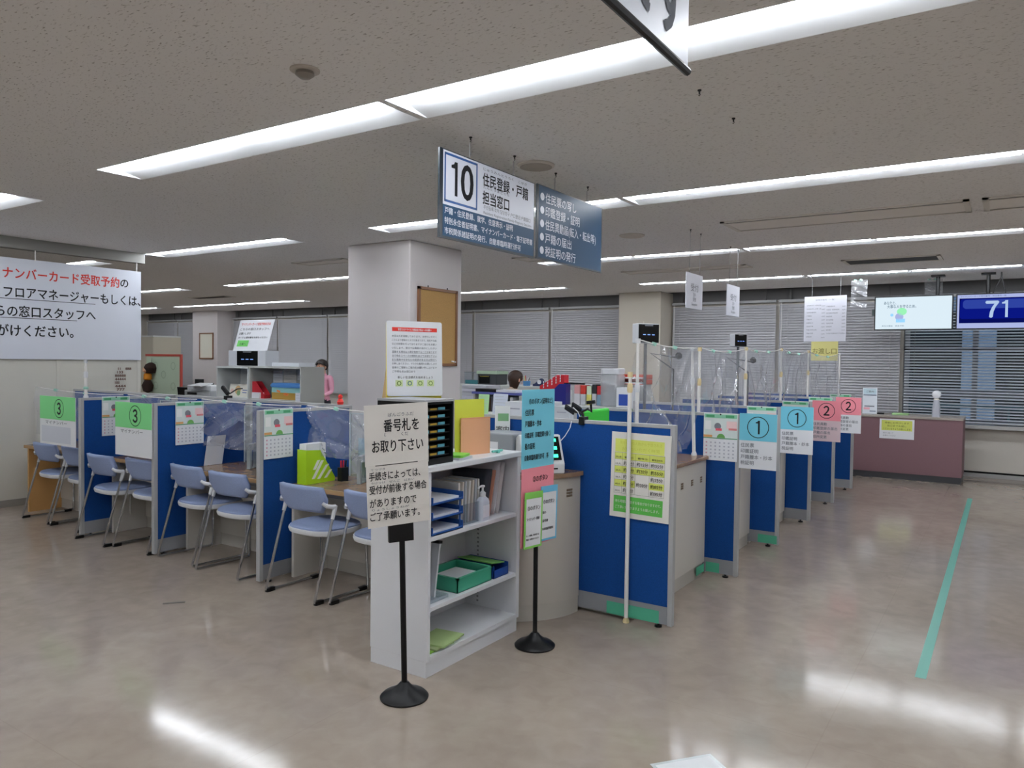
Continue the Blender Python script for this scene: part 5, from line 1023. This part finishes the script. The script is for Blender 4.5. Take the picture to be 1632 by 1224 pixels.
MB().lathe([(0.01, 0.0), (0.07, 0.03), (0.09, 0.12), (0.05, 0.2), (0.02, 0.22)], n=14).build('skirt', M('doll_dark', '#33211b', 0.9), dl, smooth=True); MB().lathe([(0.02, 0.19), (0.065, 0.22), (0.06, 0.3), (0.02, 0.33)], n=14).build('torso', M('doll_orange', '#d98a1f', 0.8), dl, smooth=True); MB().lathe([(0.01, 0.31), (0.06, 0.35), (0.055, 0.4), (0.01, 0.43)], (0, -0.02, 0), 14).build('head', M('doll_skin', '#d9a98c', 0.8), dl, smooth=True); MB().lathe([(0.08, 0.32), (0.11, 0.40), (0.08, 0.46), (0.02, 0.49)], (0.035, 0.035, 0), 14).build('hair', M('doll_dark', '#33211b', 0.9), dl, smooth=True)
MB().tube([(0.0, 0.06, 0.4), (0.0, 0.075, 0.6)], 0.003, 5).build('string', BLACK, dl)
solid(-12.42, -12.02, 7.3, 7.8, 1.92, 'tall beige cabinet behind the green board', M('cabinet_beige', '#b9b3a2', 0.5), 1, 'tall_cabinet')
pf = thing('picture_frame', 'small brown framed notice on the far left pillar', 'picture', (-17.44, 12.045, 1.53)); MB().box(-0.27, 0.27, -0.01, 0, 0.0, 0.66).build('print', M('pic_paper', '#d6d3c4', 0.7), pf); m = MB(); m.box(-0.29, 0.29, -0.02, 0.002, 0.64, 0.67); m.box(-0.29, 0.29, -0.02, 0.002, -0.01, 0.02); m.box(-0.29, -0.265, -0.02, 0.002, 0, 0.66); m.box(0.265, 0.29, -0.02, 0.002, 0, 0.66); m.build('frame', FRAMEW, pf)
# right of the pillar
solid(-7.0, -5.36, 8.95, 9.4, 1.215, 'long pale cabinet behind the brown-haired person', CWH, 3)
tk = thing('fish_tank', 'small clear tank with teal water right of the square pillar', 'tank', (-6.66, 9.1, 1.215)); MB().box(-0.13, 0.13, -0.08, 0.1, 0, 0.17).build('tank', ACRYL, tk); MB().box(-0.12, 0.12, -0.07, 0.09, 0.005, 0.06).build('water', M('teal_water', '#2f7f86', 0.2), tk); MB().box(-0.13, 0.13, -0.08, 0.1, 0.17, 0.18).build('lid', M('tank_lid', '#7d8488', 0.5), tk)
mw = thing('toaster_oven', 'dark toaster oven with a pale green cloth on top', 'oven', (-6.37, 9.15, 1.215)); MB().box(-0.17, 0.17, -0.14, 0.14, 0, 0.155).build('body', M('oven_dark', '#3b3f42', 0.35), mw, bevel=0.008); MB().box(-0.14, 0.05, -0.145, -0.14, 0.02, 0.13).build('glass_door', M('oven_glass', '#141617', 0.1), mw); MB().box(-0.12, 0.04, -0.152, -0.145, 0.115, 0.125).build('handle', M('brass', '#b8a64c', 0.3, metal=0.8), mw); MB().box(-0.18, 0.18, -0.15, 0.15, 0.155, 0.20).build('cloth', M('pale_green_cloth', '#a2b79f', 0.9), mw)
cp = thing('pen_cup', 'blue cup of pens on the long pale cabinet', 'cup', (-5.74, 9.1, 1.215)); MB().lathe([(0.05, 0), (0.055, 0.07), (0.05, 0.07), (0.047, 0.005)], n=16).build('cup', M('cup_blue', '#4d86b8', 0.5), cp, smooth=True)
for k in range(4): MB().tube([(0.02 * math.cos(k * 1.6), 0.02 * math.sin(k * 1.6), 0.01), (0.04 * math.cos(k * 1.6), 0.04 * math.sin(k * 1.6), 0.11 + 0.012 * k)], 0.005, 6).build('pen', [BLACK, WPLAST, YEL, RED][k], cp)
td = thing('tape_dispenser', 'navy tape dispenser at the end of the long pale cabinet', 'tape dispenser', (-5.53, 9.1, 1.215)); MB().prism([(-0.09, 0), (0.09, 0), (0.09, 0.03), (0.05, 0.10), (0.03, 0.11), (-0.06, 0.035), (-0.09, 0.03)], 'y', -0.03, 0.03).build('body', M('td_navy', '#1c2c55', 0.4), td); rr_ = MB(); rr_.lathe([(0.03, -0.012), (0.03, 0.012)], n=16); rr_.build('tape_roll', WPLAST, td, loc=(0.02, -0.032, 0.06), rot=(R(90), 0, 0))
solid(-6.12, -5.66, 8.0, 8.4, 1.06, 'pale cabinet under a stack of white trays', CWH, 1)
for k in range(4):
    o = MB().box(-0.20, 0.20, -0.16, 0.16, 0, 0.042).build('document_tray', M('tray_lilac%d' % (k % 2), ['#d7d9e6', '#c9ccd6'][k % 2], 0.4), loc=(-5.88, 8.18, 1.06 + k * 0.046), bevel=0.004); tag(o, '%s white document tray in the stack right of the square pillar' % ['bottom', 'second from bottom', 'second from top', 'topmost'][k], 'tray')
# desk rack with blue top
dr_ = thing('desk_rack', 'desk rack with a violet-blue top board holding books', 'rack', (-4.80, 6.98, 0)); VB = M('violet_blue', '#5a62a8', 0.5)
for x in (-0.31, 0.31): MB().box(x - 0.012, x + 0.012, 0, 0.28, 0, 1.185).build('side', CGREY, dr_)
MB().box(-0.34, 0.34, -0.01, 0.3, 1.185, 1.21).build('top_board', VB, dr_); MB().box(-0.30, 0.30, 0.0, 0.28, 0.9, 0.92).build('shelf', CGREY, dr_); MB().box(-0.30, 0.30, 0.265, 0.28, 0.0, 1.18).build('back', M('rack_back', '#8d8f93', 0.6), dr_)
for k in range(6):
    o = MB().box(0, 0.045 - 0.006 * (k % 3), 0, 0.2, 0, 0.2 + 0.02 * (k % 3)).build('book', M('bkc%d' % k, ['#6d7076', '#84705a', '#4b4d58', '#a5a7ad', '#5f6a74', '#c3c4c8'][k], 0.6), loc=(-5.05 + k * 0.085, 6.99, 0.92)); tag(o, '%s book from the left in the violet-topped desk rack' % ['first', 'second', 'third', 'fourth', 'fifth', 'last'][k], 'book', 'books in the violet-topped rack')
hp = thing('hole_punch', 'long black and white paper trimmer on the violet-blue rack', 'paper trimmer', (-4.81, 7.08, 1.21)); MB().box(-0.30, -0.02, -0.08, 0.08, 0, 0.035).build('base', BLACK, hp, bevel=0.004); MB().box(-0.02, 0.24, -0.07, 0.07, 0, 0.03).build('table', WHITE, hp, bevel=0.003)
# low cabinet C with things
solid(-4.55, -3.25, 6.05, 6.5, 1.03, 'pale cabinet behind the near partition carrying white boxes', CWH, 3)
o = sheet(-4.36, 6.10, 1.03, 0.13, 0.20, M('sheet_green', '#a8d49b', 0.7), 'pale green sheet standing behind the yellow card', 'paper_sheet'); o.rotation_euler.x = R(-6)
o = sheet(-4.18, 6.13, 1.03, 0.17, 0.21, M('sheet_blueish', '#c9cfdc', 0.7), 'bluish white sheet standing right of the pale green one'); o.rotation_euler.x = R(-6)
bxs = [(-3.98, 6.2, 0.20, 0.14, '#cfd1d6', 'grey-white box just left of the sky blue guide'), (-3.70, 6.2, 0.24, 0.15, '#d9dbde', 'white box just right of the sky blue guide'), (-3.45, 6.2, 0.16, 0.12, '#b9bcc0', 'greyer box at the right end of the row of white boxes')]
for x, y, w, hh, cc, l in bxs:
    t = thing('carton', l, 'box', (x, y, 1.03)); MB().box(-w / 2, w / 2, -0.12, 0.12, 0, hh).build('body', M('ct' + cc, cc, 0.5), t, bevel=0.003); MB().box(-w / 2 + 0.03, w / 2 - 0.03, -0.1215, -0.12, hh * 0.5, hh * 0.58).build('printed_line', M('ct_line', '#9a9ca6', 0.6), t)
solid(-4.75, -3.30, 7.3, 7.85, 1.085, 'pale cabinet carrying the red and navy file boxes', CWH, 3)
filebox('navy file box in front of the red one on the pale cabinet', (-4.42, 7.40, 1.085), NAVY, 0.10, 0.30, 0.23)
rs = MB().box(-0.17, 0.17, -0.11, 0.11, 0, 0.15).build('carton', CWH, loc=(-4.45, 7.68, 1.085)); tag(rs, 'pale carton under the red file box', 'box')
filebox('bright red perforated file box, the tallest thing left of the navy one', (-4.63, 7.68, 1.235), RED, 0.10, 0.33, 0.175, 0, True)
o = MB().box(-0.13, 0.13, -0.012, 0.012, 0, 0.016).build('marker_pen', BLACK, loc=(-4.16, 7.62, 1.305)); tag(o, 'black pen lying on the row of small medicine boxes', 'pen')
meds = [(-4.06, 0.07, 0.22, '#e4a6a2', '#dedede', 'pink-topped'), (-3.985, 0.06, 0.215, '#d23a30', '#c9cbd0', 'red-topped'), (-3.91, 0.055, 0.21, '#d3dfc4', '#dfd974', 'pale green and yellow'), (-3.845, 0.05, 0.23, '#23262b', '#c4c4c8', 'black-topped'), (-3.785, 0.05, 0.215, '#c92c34', '#7f9fb5', 'dark red and blue')]
for x, w, hh, c1, c2, nm in meds:
    t = thing('small_box', '%s small box right of the navy file box' % nm, 'box', (x, 7.55, 1.085)); MB().box(-w / 2, w / 2, -0.05, 0.05, 0, hh * 0.55).build('lower_part', M('md' + c2, c2, 0.5), t); MB().box(-w / 2, w / 2, -0.05, 0.05, hh * 0.55, hh).build('top_part', M('md' + c1, c1, 0.5), t)
o = MB().box(-0.09, 0.09, -0.05, 0.05, 0, 0.0).build('x', CWH) if False else None
jr = thing('storage_jar', 'big clear plastic jar with a white lid', 'jar', (-3.62, 7.50, 1.085)); MB().stack(rrect(-0.115, 0.115, -0.10, 0.10, 0.05), [(0.9, 0), (1, 0.02), (1, 0.33), (0.9, 0.35)]).build('jar', film('jar_plastic', '#eef1f4', 0.05, 0.1, milk=0.35), jr, smooth=True); MB().stack(rrect(-0.11, 0.11, -0.10, 0.10, 0.05), [(1, 0.35), (1.02, 0.36), (1.02, 0.405), (0.96, 0.412)]).build('lid', WHITE, jr, smooth=True); MB().obox((0.02, 0, 0.12), (0.12, 0.1, 0.2), (0.1, 0.1, 0.2)).build('contents', M('jar_stuff', '#a5a8ac', 0.6), jr)
solid(-3.24, -3.0, 7.3, 7.8, 1.085, 'narrow pale cabinet under the white and blue carton', CWH, 1)
wbx = thing('detergent_box', 'white carton with a blue label by the big clear jar', 'box', (-3.37, 7.35, 1.085)); wbx.location = (-3.40, 7.42, 1.085); MB().box(-0.10, 0.10, -0.08, 0.08, 0, 0.21).build('body', WHITE, wbx, bevel=0.004); MB().box(-0.07, 0.06, -0.0815, -0.08, 0.02, 0.14).build('blue_label', M('blue_label', '#2a4fae', 0.5), wbx)
o = MB().box(-0.15, 0.15, -0.10, 0.10, 0, 0.24).build('carton', M('grey_carton', '#a8aaa8', 0.6), loc=(-3.45, 7.70, 1.085)); tag(o, 'grey carton under the red trays', 'box')
for k in range(2):
    t = thing('document_tray', ['lower red tray on the grey carton', 'upper red tray on the grey carton'][k], 'tray', (-3.45, 7.70, 1.326 + k * 0.055)); m = MB(); m.box(-0.16, 0.16, -0.11, 0.11, 0, 0.006); m.box(-0.16, 0.16, 0.105, 0.11, 0, 0.05); m.box(-0.16, -0.155, -0.11, 0.11, 0, 0.05); m.box(0.155, 0.16, -0.11, 0.11, 0, 0.05); m.build('tray', M('tray_red', '#d2533c', 0.4), t); MB().box(-0.13, 0.13, -0.1, 0.09, 0.006, 0.02).build('papers', PAPER, t)
# green chair behind the near partition
oc = thing('office_chair', 'office chair with a bright green back behind the near partition', 'chair', (-2.545, 5.0, 0), R(90))
MB().box(-0.21, 0.21, -0.012, 0.02, 0.80, 1.215).build('backrest', M('chair_green', '#3fcf3f', 0.6), oc, bevel=0.03); MB().box(-0.20, 0.20, 0.02, 0.42, 0.42, 0.48).build('seat', M('chair_green', '#3fcf3f', 0.6), oc, bevel=0.02); MB().tube([(0, 0.2, 0.06), (0, 0.2, 0.42)], 0.025, 10).build('column', BLACK, oc); MB().tube([(0, 0.05, 0.42), (0, 0.015, 0.5), (0, 0.022, 0.85)], 0.018, 8).build('back_support', BLACK, oc)
for k in range(5):
    a = 2 * math.pi * k / 5; MB().tube([(0, 0.2, 0.09), (0.24 * math.cos(a), 0.2 + 0.24 * math.sin(a), 0.045)], 0.018, 8).build('leg', BLACK, oc)

# ================================================================ PEOPLE IN THE BACK OFFICE (standing behind cabinets)
SKIN = M('skin', '#d9a98e', 0.6)
def person(label, loc, rz, hgt, shirt, hair, trousers, nod=0.0, long_hair=False, reach=False):
    """about 7.3 heads tall, faces local -Y; body grown as one continuous surface"""
    t = thing('person', label, 'person', loc, rz); k = hgt / 1.6
    J = {'pel': (0, 0.02, 0.86), 'wa': (0, 0.0, 1.0), 'ch': (0, 0.01, 1.18), 'nk': (0, 0.01, 1.325), 'hd0': (0, -0.005 - nod * 0.3, 1.385), 'hd': (0, -0.012 - nod, 1.45), 'tp': (0, -0.005 - nod * 1.3, 1.535)}
    for s in (-1, 1):
        S = 'L' if s < 0 else 'R'
        J.update({'sh' + S: (0.145 * s, 0.02, 1.285), 'hp' + S: (0.085 * s, 0.02, 0.82), 'kn' + S: (0.09 * s, 0.0, 0.45), 'an' + S: (0.09 * s, 0.03, 0.08), 'to' + S: (0.095 * s, -0.13, 0.03)})
        if reach and s < 0: J.update({'el' + S: (0.23 * s, -0.08, 1.08), 'wr' + S: (0.19 * s, -0.24, 1.22)})
        else: J.update({'el' + S: (0.20 * s, -0.01, 1.04), 'wr' + S: (0.15 * s, -0.2, 0.96)})
    Rr = {'pel': (.145, .10), 'wa': (.115, .085), 'ch': (.135, .10), 'nk': (.046, .046), 'hd0': (.055, .06), 'hd': (.074, .09), 'tp': (.055, .07)}
    for S in 'LR': Rr.update({'sh' + S: (.062, .058), 'el' + S: (.04, .04), 'wr' + S: (.027, .027), 'hp' + S: (.085, .085), 'kn' + S: (.058, .058), 'an' + S: (.036, .036), 'to' + S: (.036, .026)})
    E_ = [('pel', 'wa'), ('wa', 'ch'), ('ch', 'nk'), ('nk', 'hd0'), ('hd0', 'hd'), ('hd', 'tp')]
    for S in 'LR': E_ += [('ch', 'sh' + S), ('sh' + S, 'el' + S), ('el' + S, 'wr' + S), ('pel', 'hp' + S), ('hp' + S, 'kn' + S), ('kn' + S, 'an' + S), ('an' + S, 'to' + S)]
    # hand: palm and five fingers of unequal length
    for S, s in (('L', -1), ('R', 1)):
        w = Vector(J['wr' + S]); d = (w - Vector(J['el' + S])).normalized(); sd = d.cross(Vector((0, 0, 1))).normalized()
        J['pm' + S] = tuple(w + d * 0.06); Rr['pm' + S] = (.026, .016); E_.append(('wr' + S, 'pm' + S))
        for q, ln in enumerate((0.055, 0.065, 0.06, 0.045)):
            o = sd * (q - 1.5) * 0.016; a, b = 'f%d%s' % (q, S), 'g%d%s' % (q, S)
            J[a] = tuple(w + d * 0.085 + o); J[b] = tuple(w + d * (0.085 + ln) + o + Vector((0, 0, -0.012))); Rr[a] = Rr[b] = (.0075, .0075); E_ += [('pm' + S, a), (a, b)]
        a = 'th' + S; J[a] = tuple(w + d * 0.07 + sd * (-0.05) * s); Rr[a] = (.008, .008); E_.append(('wr' + S, a))
    names = list(J); me = bpy.data.meshes.new('body'); me.from_pydata([Vector(J[n]) * k for n in names], [(names.index(a), names.index(b)) for a, b in E_], [])
    o = bpy.data.objects.new('body_src', me); COL.objects.link(o)
    sk = o.modifiers.new('skin', 'SKIN'); sk.use_smooth_shade = True
    for i, n in enumerate(names): me.skin_vertices[0].data[i].radius = (Rr[n][0] * k, Rr[n][1] * k); me.skin_vertices[0].data[i].use_root = (n == 'pel')
    o.modifiers.new('sub', 'SUBSURF').levels = 2
    dg = bpy.context.evaluated_depsgraph_get(); dg.update(); m2 = bpy.data.meshes.new_from_object(o.evaluated_get(dg)); bpy.data.objects.remove(o, do_unlink=True)
    m2.materials.clear()
    for mt in (SKIN, shirt, trousers, M('shoe', '#2a2623', 0.5)): m2.materials.append(mt)
    for p in m2.polygons:
        z = p.center.z / k; x = abs(p.center.x) / k; p.use_smooth = True
        far = (p.center.y / k < -0.17 and z > 0.9) or z > 1.335
        p.material_index = 0 if far else 1 if z > 0.90 else 2 if z > 0.09 else 3
    b = bpy.data.objects.new('body', m2); COL.objects.link(b); b.parent = t
    c = Vector((0, -0.012 - nod, 1.455)) * k
    f = MB()
    for s in (-1, 1):
        f.lathe([(0.001, -0.006), (0.009, -0.003), (0.010, 0.0), (0.001, 0.005)], (c.x + 0.03 * s * k, c.y - 0.086 * k, c.z + 0.005), 10, 0)
        f.obox((c.x + 0.03 * s * k, c.y - 0.088 * k, c.z + 0.03), (0.028, 0.006, 0.006), m=0)
    f.obox((c.x, c.y - 0.088 * k, c.z - 0.055), (0.036, 0.006, 0.008), m=2); f.prism([(c.x - 0.012, c.z - 0.025), (c.x + 0.012, c.z - 0.025), (c.x, c.z + 0.015)], 'y', c.y - 0.108 * k, c.y - 0.08 * k, 1)
    f.build('face', [M('eye_dark', '#1d1614', 0.4), SKIN, M('lips', '#b06a60', 0.5)], t, smooth=True)
    hm = MB()
    def hf(u, v):
        a = 2 * math.pi * u; e = math.pi * 0.5 - v * (math.pi * (0.72 if not long_hair else 0.9))
        front = max(0.0, math.cos(a + math.pi / 2)) ; e2 = max(e, 0.42 * front + (e if front < 0.25 else -0.05) * (1 - front)) if front > 0.25 else e
        drop = 0.05 if long_hair and e < -0.6 else 0
        return (c.x + 0.098 * k * math.cos(e2) * math.cos(a), c.y + 0.012 * k + 0.112 * k * math.cos(e2) * math.sin(a), c.z + 0.015 + 0.108 * k * math.sin(e2) - drop)
    hm.grid(hf, 24, 12).build('hair', hair, t, smooth=True, solid=0.01)
    for s in (-1, 1): MB().lathe([(0.002, -0.028), (0.012, -0.015), (0.014, 0.012), (0.004, 0.028)], (c.x + 0.09 * s * k, c.y + 0.0, c.z - 0.01), 8).build('ear', SKIN, t, smooth=True)
    return t
HB = M('hair_dark', '#1d1512', 0.5); HBR = M('hair_brown', '#3a2419', 0.5); TRS = M('dark_trousers', '#2a2c36', 0.8)
person('person in a pink top with a dark bob, standing left of the square pillar', (-9.52, 8.75, 0), R(8), 1.575, M('pink_top', '#e3a3b8', 0.8), HB, TRS, 0.03)
person('person whose black hair just shows above the flat white box', (-10.4, 8.75, 0), R(180), 1.50, M('navy_top', '#3b4252', 0.8), M('hair_black', '#0c0a0a', 0.5), TRS, 0.03)
person('brown-haired person bending over behind the violet-topped rack', (-5.44, 8.30, 0), R(150), 1.46, M('beige_top', '#c9b8a8', 0.8), HBR, TRS, 0.03, True, True)

bpy.data.objects.remove(_to, do_unlink=True)
